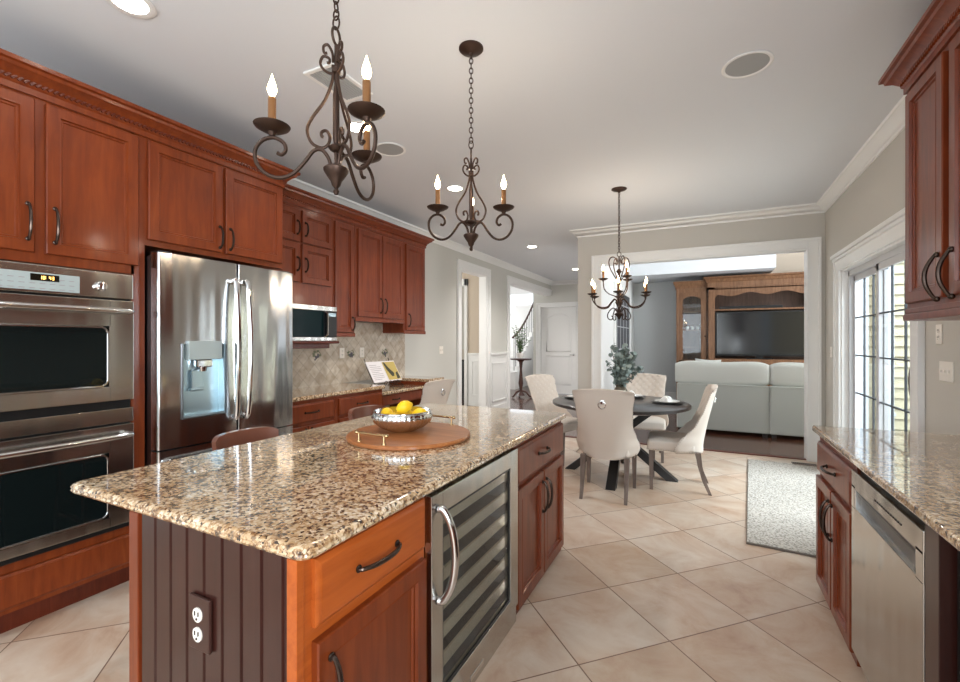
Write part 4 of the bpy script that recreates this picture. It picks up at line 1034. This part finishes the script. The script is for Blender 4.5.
# ------------------------------------------------------------------ dining chairs (front is local -y)
def make_chair(label):
    t = thing('dining_chair', label, 'chair', (0, 0, 0), 0, 'ring-back upholstered dining chairs')
    # seat
    b = B(); b.flat = True; b2 = bmesh.new(); pl_ = [(-.25, -.26), (.25, -.26), (.25, .0), (.19, .155), (-.19, .155), (-.25, .0)]
    lo_v = [b2.verts.new((p[0], p[1], .37)) for p in pl_]; hi_v = [b2.verts.new((p[0], p[1], .47)) for p in pl_]
    for k in range(6): b2.faces.new((lo_v[k], lo_v[(k+1) % 6], hi_v[(k+1) % 6], hi_v[k]))
    b2.faces.new(list(reversed(lo_v))); b2.faces.new(hi_v); bmesh.ops.bevel(b2, geom=b2.edges[:], offset=.025, segments=3, profile=.5, affect='EDGES'); b.add(b2)
    def top(u, v):
        y = -.245+.385*v; x = (2*u-1)*(.235 if y < 0 else .235-.35*y)
        return Vector((x, y, .468+.022*(1-(2*u-1)**4)*(1-(2*v-1)**4)))
    b.grid(top, 10, 10)
    obj('seat', b, 'linen', t)
    def hw(z):   # half width of the back shell
        P = [(.355, .235), (.38, .268), (.42, .282), (.46, .285), (.55, .262), (.66, .240), (.80, .245), (.92, .262), (.985, .262)]
        for (z0, w0), (z1, w1) in zip(P, P[1:]):
            if z <= z1: q = (z-z0)/(z1-z0); q = q*q*(3-2*q); return w0+(w1-w0)*q
        return P[-1][1]
    def wing(z):
        P = [(.355, .24), (.42, .25), (.50, .20), (.62, .11), (.75, .075), (.92, .06), (.985, .045)]
        for (z0, w0), (z1, w1) in zip(P, P[1:]):
            if z <= z1: q = (z-z0)/(z1-z0); return w0+(w1-w0)*q
        return P[-1][1]
    def shell(u, v, o):
        z = .355+(.985-.355)*v; a = 2*u-1; w_ = hw(z)
        rec = .228+.12*max(0, (z-.42)/.56)**1.2
        y = rec-wing(z)*abs(a)**2.6
        zz = z-(.022*a*a if v > .95 else 0)
        if o == 0:   # inner, tufted face
            y -= (.045*(1-abs(a)**6)+.012)*min(1, .2+(z-.355)/.12)
            if z > .52:
                tx, tz = a*w_/.085, (z-.52)/.085
                d1 = min(((tx-round(tx))**2+(tz-round(tz))**2)**.5, ((tx-math.floor(tx)-.5)**2+(tz-math.floor(tz)-.5)**2)**.5)
                y += .016*max(0, 1-d1*2.6)
        x = a*w_*(1 if o else .985)
        return Vector((x, y, zz))
    b = B(); nu, nv = 36, 36
    F = [[b.bm.verts.new(shell(i/nu, j/nv, 0)) for j in range(nv+1)] for i in range(nu+1)]
    K = [[b.bm.verts.new(shell(i/nu, j/nv, 1)) for j in range(nv+1)] for i in range(nu+1)]
    for i in range(nu):
        for j in range(nv):
            b.bm.faces.new((F[i][j], F[i+1][j], F[i+1][j+1], F[i][j+1])); b.bm.faces.new((K[i][j], K[i][j+1], K[i+1][j+1], K[i+1][j]))
        b.bm.faces.new((F[i][nv], F[i+1][nv], K[i+1][nv], K[i][nv])); b.bm.faces.new((F[i][0], K[i][0], K[i+1][0], F[i+1][0]))
    for j in range(nv):
        b.bm.faces.new((F[0][j], F[0][j+1], K[0][j+1], K[0][j])); b.bm.faces.new((F[nu][j], K[nu][j], K[nu][j+1], F[nu][j+1]))
    obj('backrest', b, 'linen', t, sharp=70)
    b = B()
    for j in range(0, 6):
        for i in range(-2, 3):
            for hx_, hz_ in ((0, 0), (.5, .5)):
                z = .52+.085*(j+hz_); x = .085*(i+hx_)
                if .55 < z < .93 and abs(x) < .19:
                    v = (z-.355)/.63; u = (x/hw(z)+1)/2; p = shell(u, v, 0); b.sphere((p.x, p.y-.003, p.z), .007, (1, .5, 1), 6)
    obj('tufting_button', b, 'linen2', t)
    b = B()
    for sgn in (0, 1):
        for j in range(2, nv, 1):
            p = shell(sgn, j/nv, 1); b.sphere((p.x, p.y+.001, p.z), .0045, (1, 1, 1), 5)
    for i in range(26): b.sphere((-.24+.48*i/25, -.262, .385), .0045, (1, 1, 1), 5)
    for i in range(20): b.sphere((-.252, -.25+.42*i/19, .385), .0045, (1, 1, 1), 5).sphere((.252, -.25+.42*i/19, .385), .0045, (1, 1, 1), 5)
    obj('nailhead_trim', b, 'nail', t)
    yb = shell(.5, (.86-.355)/.63, 1).y
    b = B().lathe([(.02, 0), (.02, .006), (0, .01)], (0, 0, 0), 14, Matrix.Translation((0, yb, .875)) @ Matrix.Rotation(-PI/2, 4, 'X'))
    b.tube([(.032*math.sin(q), yb+.012, .848+.032*math.cos(q)) for q in [2*PI*k/20 for k in range(20)]], .0045, 7, closed=True)
    obj('ring_pull', b, 'chrome', t)
    for sx in (-1, 1):
        b = B(); e, f_ = .014, .022
        b.hexa([(sx*.215-e, -.225-e, 0), (sx*.215+e, -.225-e, 0), (sx*.215+e, -.225+e, 0), (sx*.215-e, -.225+e, 0)], [(sx*.215-f_, -.225-f_, .375), (sx*.215+f_, -.225-f_, .375), (sx*.215+f_, -.225+f_, .375), (sx*.215-f_, -.225+f_, .375)])
        obj('leg', b, 'greywood', t)
    for sx in (-1, 1):
        b = B(); prev = None; pts = [(0, .275, .013), (.12, .225, .016), (.26, .19, .020), (.375, .175, .023)]
        for (z0, y0, e0), (z1, y1, e1) in zip(pts, pts[1:]):
            b.hexa([(sx*.19-e0, y0-e0, z0), (sx*.19+e0, y0-e0, z0), (sx*.19+e0, y0+e0, z0), (sx*.19-e0, y0+e0, z0)], [(sx*.19-e1, y1-e1, z1), (sx*.19+e1, y1-e1, z1), (sx*.19+e1, y1+e1, z1), (sx*.19-e1, y1+e1, z1)])
        obj('leg', b, 'greywood', t)
    return t
TX, TY = -.80, 4.90
ch = make_chair('cream ring-back dining chair with its back to the kitchen, nearest the island')
ch.location = (-.80, 4.27, 0); ch.rotation_euler = (0, 0, PI+.04)
dup(ch, (-.235, 4.77, 0), -R90+.06, 'cream ring-back dining chair seen from the side, right of the round table')
dup(ch, (-.66, 5.78, 0), .08, 'cream tufted dining chair on the far side of the table, behind the vase')
dup(ch, (-1.55, 5.22, 0), R90-.38, 'cream tufted dining chair left of the table, partly behind the island')
dup(ch, (-2.84, 4.20, 0), -R90-.10, 'cream ring-back chair pulled up to the built-in desk')

# dining table
t = thing('dining_table', 'round charcoal pedestal dining table with crossed black legs', 'table', (TX, TY, 0), 0)
obj('tabletop', B().lathe([(0, .725), (.66, .725), (.69, .735), (.69, .76), (.68, .765), (0, .765)], (0, 0, 0), 72), 'tabletop', t)
for k in range(4):
    a = PI/2*k+.02; c, s = math.cos(a), math.sin(a)
    def P(r_, o, z): return (r_*c-o*s, r_*s+o*c, z)
    hwid = .045
    off = .0
    obj('leg', B().hexa([P(.46, -hwid, 0), P(.57, -hwid, 0), P(.57, hwid, 0), P(.46, hwid, 0)], [P(-.42, -hwid, .726), P(-.31, -hwid, .726), P(-.31, hwid, .726), P(-.42, hwid, .726)]), 'black', t)
ZT = .7652
# vase with eucalyptus
t = thing('flower_vase', 'small bronze glass vase with grey-green eucalyptus at the table centre', 'vase', (-.78, 4.86, ZT))
obj('vase', B().lathe([(0, 0), (.045, 0), (.06, .02), (.066, .06), (.055, .10), (.038, .125), (.045, .14), (.040, .14), (.033, .125), (.05, .09), (.058, .05), (.04, .01), (0, .008)], (0, 0, 0), 24), mat('bronze_glass', (120, 110, 96), .1, metal=.5), t)
b = B(); lf = B(); rr = random.Random(3)
for i in range(26):
    a = rr.uniform(0, 2*PI); R_ = rr.uniform(.04, .20); Hh = rr.uniform(.22, .44)-R_*.3
    pts = catmull([(0, 0, .06), (.02*math.cos(a), .02*math.sin(a), .14), (R_*.6*math.cos(a), R_*.6*math.sin(a), .06+Hh*.7), (R_*math.cos(a), R_*math.sin(a), .06+Hh)], 5)
    b.tube(pts, .002, 4)
    for p in pts[5:]:
        for q in range(3):
            c = Vector(p)+Vector((rr.uniform(-.022, .022), rr.uniform(-.022, .022), rr.uniform(-.02, .02)))
            mt = Matrix.Translation(c) @ Matrix.Rotation(rr.uniform(0, 6.28), 4, 'Z') @ Matrix.Rotation(rr.uniform(-1.2, 1.2), 4, 'X')
            r_ = rr.uniform(.013, .022)
            lf.lathe([(0, .0), (r_*.7, .0015), (r_, .003), (0, .0042)], (0, 0, 0), 7, mt)
obj('stems', b, 'stem', t); lo_ = obj('leaves', lf, 'leaf', t); t.scale = (1.2, 1.2, 1.3)
# place settings
def setting(x, y, which, rz):
    tag(obj('charger_plate', B().lathe([(0, 0), (.11, 0), (.155, .010), (.160, .014), (.155, .015), (.11, .006), (0, .006)], (0, 0, 0), 40), 'dplate'), 'dark round charger plate '+which, 'plate', 'dark charger plates', (x, y, ZT), rz)
    tag(obj('dinner_plate', B().lathe([(0, 0), (.08, 0), (.118, .012), (.122, .016), (.117, .017), (.08, .007), (0, .007)], (0, 0, 0), 36), 'plate'), 'white dinner plate '+which, 'plate', 'white dinner plates', (x, y, ZT+.0064), rz)
    b = B(); r2 = random.Random(int(x*100))
    def nap(u, v):
        a = u*2*PI; r_ = (.055+.014*math.sin(3*a)+.008*math.sin(7*a+1))*(1-v)**.6
        return Vector((r_*math.cos(a), r_*.75*math.sin(a), .003+.05*v**.7*(1+.25*math.sin(5*a))+.0))
    b.grid(nap, 28, 7, True)
    b.bm.faces.new([v for v in b.bm.verts if v.co.z < .0031][:28])
    tag(obj('napkin', b, 'napkin', sharp=80), 'folded white napkin '+which, 'napkin', 'folded napkins', (x, y, ZT+.0115), rz)
setting(-.34, 5.00, 'at the right side of the dining table', .4)
setting(-.74, 5.36, 'at the far side of the dining table', 1.2)
setting(-1.26, 4.98, 'at the left side of the dining table', 2.1)
setting(-.80, 4.42, 'at the near side of the dining table behind the chair back', 0)

# rug and floor register
b = B(); 
def rugf(u, v): 
    return Vector((.80*u, 2.55*v, .016+.004*random.random()))
b.box(0, .80, 0, 2.55, 0, .014, .004); rg_ = B().grid(lambda u, v: Vector((.006+.788*u, .006+2.538*v, .0145+.006*random.random())), 60, 180)
t = thing('rug', 'cream shag rug on the tile in front of the patio door', 'rug', (.26, 3.60, 0), math.radians(-4.5))
obj('backing', b, 'rugedge', t); obj('pile', rg_, 'rug', t)
t = thing('floor_register', 'small brown floor vent beside the opening casing', 'vent', (1.02, 6.22, 0))
obj('frame', B().box(-.12, .12, -.05, .05, 0, .006, .002), 'greywood', t)
b = B()
for k in range(12): b.box(-.105+.018*k, -.097+.018*k, -.035, .035, .006, .009)
obj('slat', b, 'bronze', t)

# ------------------------------------------------------------------ family room
def puff(b, x0, x1, y0, y1, z0, z1, r): return b.box(x0, x1, y0, y1, z0, z1, r, 4)
for i, (x0, x1, lab) in enumerate(((-.38, .845, 'grey sectional sofa module on the left, back to the dining table'), (.855, 2.08, 'grey sectional sofa module on the right, partly behind the casing'))):
    t = thing('sofa', lab, 'sofa', (x0, 7.68, 0), 0, 'grey sectional sofa modules'); w_ = x1-x0
    obj('frame', B().box(0, w_, 0, .16, .05, .745, .02, 3).box(0, w_, .16, .95, .05, .32, .02, 3), 'sofa', t)
    b = B()
    obj('piping', B().tube([(.004, -.003, .06), (.004, -.003, .74), (w_-.004, -.003, .74), (w_-.004, -.003, .06)], .006, 6), 'sofac', t)
    def cf(u, v, w_=w_):
        th = v*2*PI; e = 1-abs(2*u-1)**8*.22
        x = -.03+(w_+.04)*u if i == 0 else .01+(w_-.02)*u
        y = .17+.12*math.copysign(abs(math.cos(th))**.6, math.cos(th))*e; z = .90+.185*math.copysign(abs(math.sin(th))**.5, math.sin(th))*e+.008*math.sin(u*9)
        return Vector((x, y, z))
    b = B(); nu, nv = 24, 24
    V = [[b.bm.verts.new(cf(a/nu, c/nv)) for c in range(nv)] for a in range(nu+1)]
    for a in range(nu):
        for c in range(nv): b.bm.faces.new((V[a][c], V[a+1][c], V[a+1][(c+1) % nv], V[a][(c+1) % nv]))
    b.bm.faces.new(V[0]); b.bm.faces.new(list(reversed(V[nu])))
    obj('back_cushion', b, 'sofac', t, sharp=80)
    obj('seat_cushion', B().box(.02, w_-.02, .30, .97, .32, .50, .04, 3), 'sofac', t)
    b = B()
    for fx_ in (.05, w_-.05):
        for fy_ in (.05, .88): b.box(fx_-.03, fx_+.03, fy_-.03, fy_+.03, 0, .05)
    obj('feet', b, 'black', t)
b = B()
def pf(u, v, q):
    a, c = 2*u-1, 2*v-1
    return Vector((.19*a*(1-.10*(1-c*c)), q*.07*(1-a**4)*(1-c**4), .19*c*(1-.10*(1-a*a))))
b.grid(lambda u, v: pf(u, v, 1), 10, 10).grid(lambda u, v: pf(u, v, -1), 10, 10); bmesh.ops.remove_doubles(b.bm, verts=b.bm.verts, dist=.0005)
o = obj('throw_pillow', b, 'sofac', sharp=80); tag(o, 'pale throw pillow peeking over the back of the left sofa module', 'pillow'); o.location = (.05, 8.10, .93); o.rotation_euler = (-.28, .05, 0)

# wall unit
UY = 10.40
t = thing('wall_unit', 'antique oak entertainment wall unit with glass side tower around the television', 'wall unit', (.08, UY, 0))
b = B().box(0, .12, 0, .55, 0, 2.55).box(1.95, 2.07, 0, .55, 0, 2.55).box(0, 2.07, 0, .55, 2.45, 2.56).box(.12, 1.95, .03, .55, 0, 1.04).box(.12, 1.95, .05, .53, 2.02, 2.05).box(.0, 2.07, .53, .55, 0, 2.5)
obj('main_case', b, 'oldoak', t)
pl = [(.12, 2.47), (1.95, 2.47)]
vp = [(.12, 2.28)]+[(.12+1.83*k/40, 2.30+.05*math.sin(PI*k/40)**.5+.03*math.cos(k/40*6*PI)) for k in range(1, 40)]+[(1.95, 2.28)]
obj('scalloped_valance', B().prism(pl+list(reversed(vp)), .0, .03), 'oldoak', t)
obj('back_panel', B().box(.12, 1.95, .50, .53, 1.04, 2.46), 'oakin', t)
cpf = [(-.02, 2.50), (.012, 2.50), (.015, 2.60), (.04, 2.62), (.055, 2.66), (.09, 2.68), (.09, 2.71), (-.02, 2.71)]
obj('cornice', B().sweep(cpf, [(0, .3), (0, 0), (2.07, 0), (2.07, .3)]), 'oldoak', t)
for x0 in (-.61, 2.085):
    x1 = x0+.60
    tw = obj('side_tower', B().box(x0, x0+.03, .08, .55, 0, 2.5).box(x1-.03, x1, .08, .55, 0, 2.5).box(x0, x1, .08, .55, 2.42, 2.52).box(x0, x1, .52, .55, 0, 2.5).box(x0+.03, x1-.03, .09, .52, 0, .9).box(x0+.03, x1-.03, .12, .52, 1.25, 1.27).box(x0+.03, x1-.03, .12, .52, 1.62, 1.64).box(x0+.03, x1-.03, .12, .52, 2.0, 2.02).sweep([(0, 2.5), (.015, 2.5), (.02, 2.55), (.05, 2.60), (.06, 2.66), (0, 2.66)], [(x0, .55), (x0, .08), (x1, .08)]), 'oldoak', t)
    arch = [(x0+.13, 2.28)]+[(x0+.13+.34*k/12, 2.28+.06*math.sin(PI*k/12)) for k in range(1, 12)]+[(x1-.13, 2.28)]
    b = B().box(x0+.03, x0+.13, .05, .08, .92, 2.42, .004).box(x1-.13, x1-.03, .05, .08, .92, 2.42, .004).box(x0+.03, x1-.03, .05, .08, .92, 1.0, .004).prism([(x0+.13, 2.42), (x1-.13, 2.42)]+list(reversed(arch)), .05, .08).box(x0-.0, x0+.05, .04, .09, 0, 2.5, .01)
    gd = obj('tower_door', b, 'oldoak', t)
    obj('door_glass', B().box(x0+.12, x1-.12, .062, .068, .98, 2.34), 'glass', gd)
    obj('knob', B().sphere((x1-.05, .035, 1.5), .014), 'bronze', gd)
t = thing('television', 'large flat black television in the oak wall unit', 'television', (.21, UY+.10, 1.04))
obj('housing', B().box(0, 1.56, 0, .06, .06, .955, .006), 'blackp', t)
obj('screen', B().box(.03, 1.53, -.004, .002, .10, .93), 'screen', t)
obj('stand', B().box(.55, 1.0, -.08, .15, 0, .015, .004).box(.72, .84, .02, .06, .01, .08), 'blackp', t)
tag(obj('soundbar', B().box(0, 1.1, 0, .10, 0, .06, .01), 'blackp'), 'long black speaker bar on the shelf above the television', 'speaker', loc=(.28, UY+.12, 2.0502))
for k, (x, lab) in enumerate(((-.40, 'left of the pair'), (-.30, 'centre of the trio'), (-.20, 'right of the trio'))):
    tag(obj('white_cup', B().lathe([(0, 0), (.022, 0), (.03, .03), (.033, .07), (.030, .07), (.02, .01), (0, .008)], (0, 0, 0), 14), 'plate'), 'small white cup behind the tower glass, '+('leftmost of the three', 'middle of the three', 'rightmost of the three')[k], 'cup', 'white cups in the oak tower', (x+.08, UY+.25, 1.6402))
# ------------------------------------------------------------------ foyer and dining room beyond
t = thing('pedestal_table', 'round dark wood pedestal table in the foyer seen through the hall opening', 'table', (-4.08, 10.5, 0))
obj('tabletop', B().lathe([(0, .93), (.25, .93), (.27, .945), (.27, .965), (0, .97)], (0, 0, 0), 32), 'rail', t)
obj('pedestal', B().lathe([(0, .03), (.10, .05), (.05, .12), (.035, .2), (.06, .35), (.045, .5), (.03, .7), (.05, .88), (.10, .93)], (0, 0, 0), 20), 'rail', t)
for k in range(3):
    a = 2*PI/3*k
    obj('foot', B().tube(rot2(c2([(.04, .16), (.14, .13), (.22, .05), (.27, .025)], 5), a), .022, 7), 'rail', t)
t = thing('potted_plant', 'leafy green plant on the foyer pedestal table', 'plant', (-4.10, 10.5, .9702))
obj('pot', B().lathe([(0, 0), (.06, 0), (.09, .05), (.10, .13), (.085, .13), (.05, .02), (0, .02)], (0, 0, 0), 20), 'plate', t)
lf = B(); st = B()
for i in range(20):
    a = rr.uniform(0, 2*PI); R_ = rr.uniform(.08, .26); hh = rr.uniform(.25, .75)
    pts = catmull([(0, 0, .08), (R_*.3*math.cos(a), R_*.3*math.sin(a), .1+hh*.5), (R_*math.cos(a), R_*math.sin(a), .1+hh)], 6); st.tube(pts, .003, 4)
    for p in pts[3:]:
        for q in range(2):
            mt = Matrix.Translation(Vector(p)+Vector((rr.uniform(-.03, .03), rr.uniform(-.03, .03), 0))) @ Matrix.Rotation(rr.uniform(0, 6.28), 4, 'Z') @ Matrix.Rotation(rr.uniform(-1, 1), 4, 'X')
            lf.sphere((0, 0, 0), .03, (1, .45, .08), 6, mt)
obj('stems', st, 'stem', t); obj('leaves', lf, 'leafg', t)
# curved stair
t = thing('staircase', 'curved foyer staircase with mahogany handrail and black balusters', 'stairs', (-5.2, 12.4, 0))
rail = catmull([(.25, -.3, 1.5), (.18, .4, 1.72), (.10, 1.2, 2.10), (.05, 2.0, 2.65), (.02, 2.6, 3.2), (0, 3.2, 3.9)], 8)
obj('handrail', B().tube(rail, .032, 8), 'rail', t)
for i in range(2, len(rail)-1, 2):
    p = rail[i]; obj('baluster', B().tube([(p.x, p.y, p.z-1.0), (p.x, p.y, p.z)], .010, 5), 'blackp', t)
b = B()
for i in range(16):
    y = -.3+.235*i; z = .5+.0+.19*i*.78
    b.box(-1.1, .32-.02*i, y, y+.25, 0, z)
obj('steps', b, 'white', t)
# fireplace in the far room
t = thing('fireplace', 'pale stone fireplace with dark firebox seen through the left doorway', 'fireplace', (-8.98, 15.3, 0), R90) if False else thing('fireplace', 'pale stone fireplace with dark firebox seen through the left doorway', 'fireplace', (-5.2, 9.6, 0), 0)
obj('surround', B().box(-.6, -.40, 0, .25, 0, 1.15, .01).box(.40, .6, 0, .25, 0, 1.15, .01).box(-.40, .40, 0, .25, .95, 1.15, .01).box(-.65, .65, -.05, .28, 1.15, 1.2, .008), 'stone', t)
obj('firebox', B().box(-.40, .40, .05, .25, 0, .95), 'dark', t)
obj('chimney_breast', B().box(-.6, .6, .05, .25, 1.2, 4.18), 'wallhall', t)
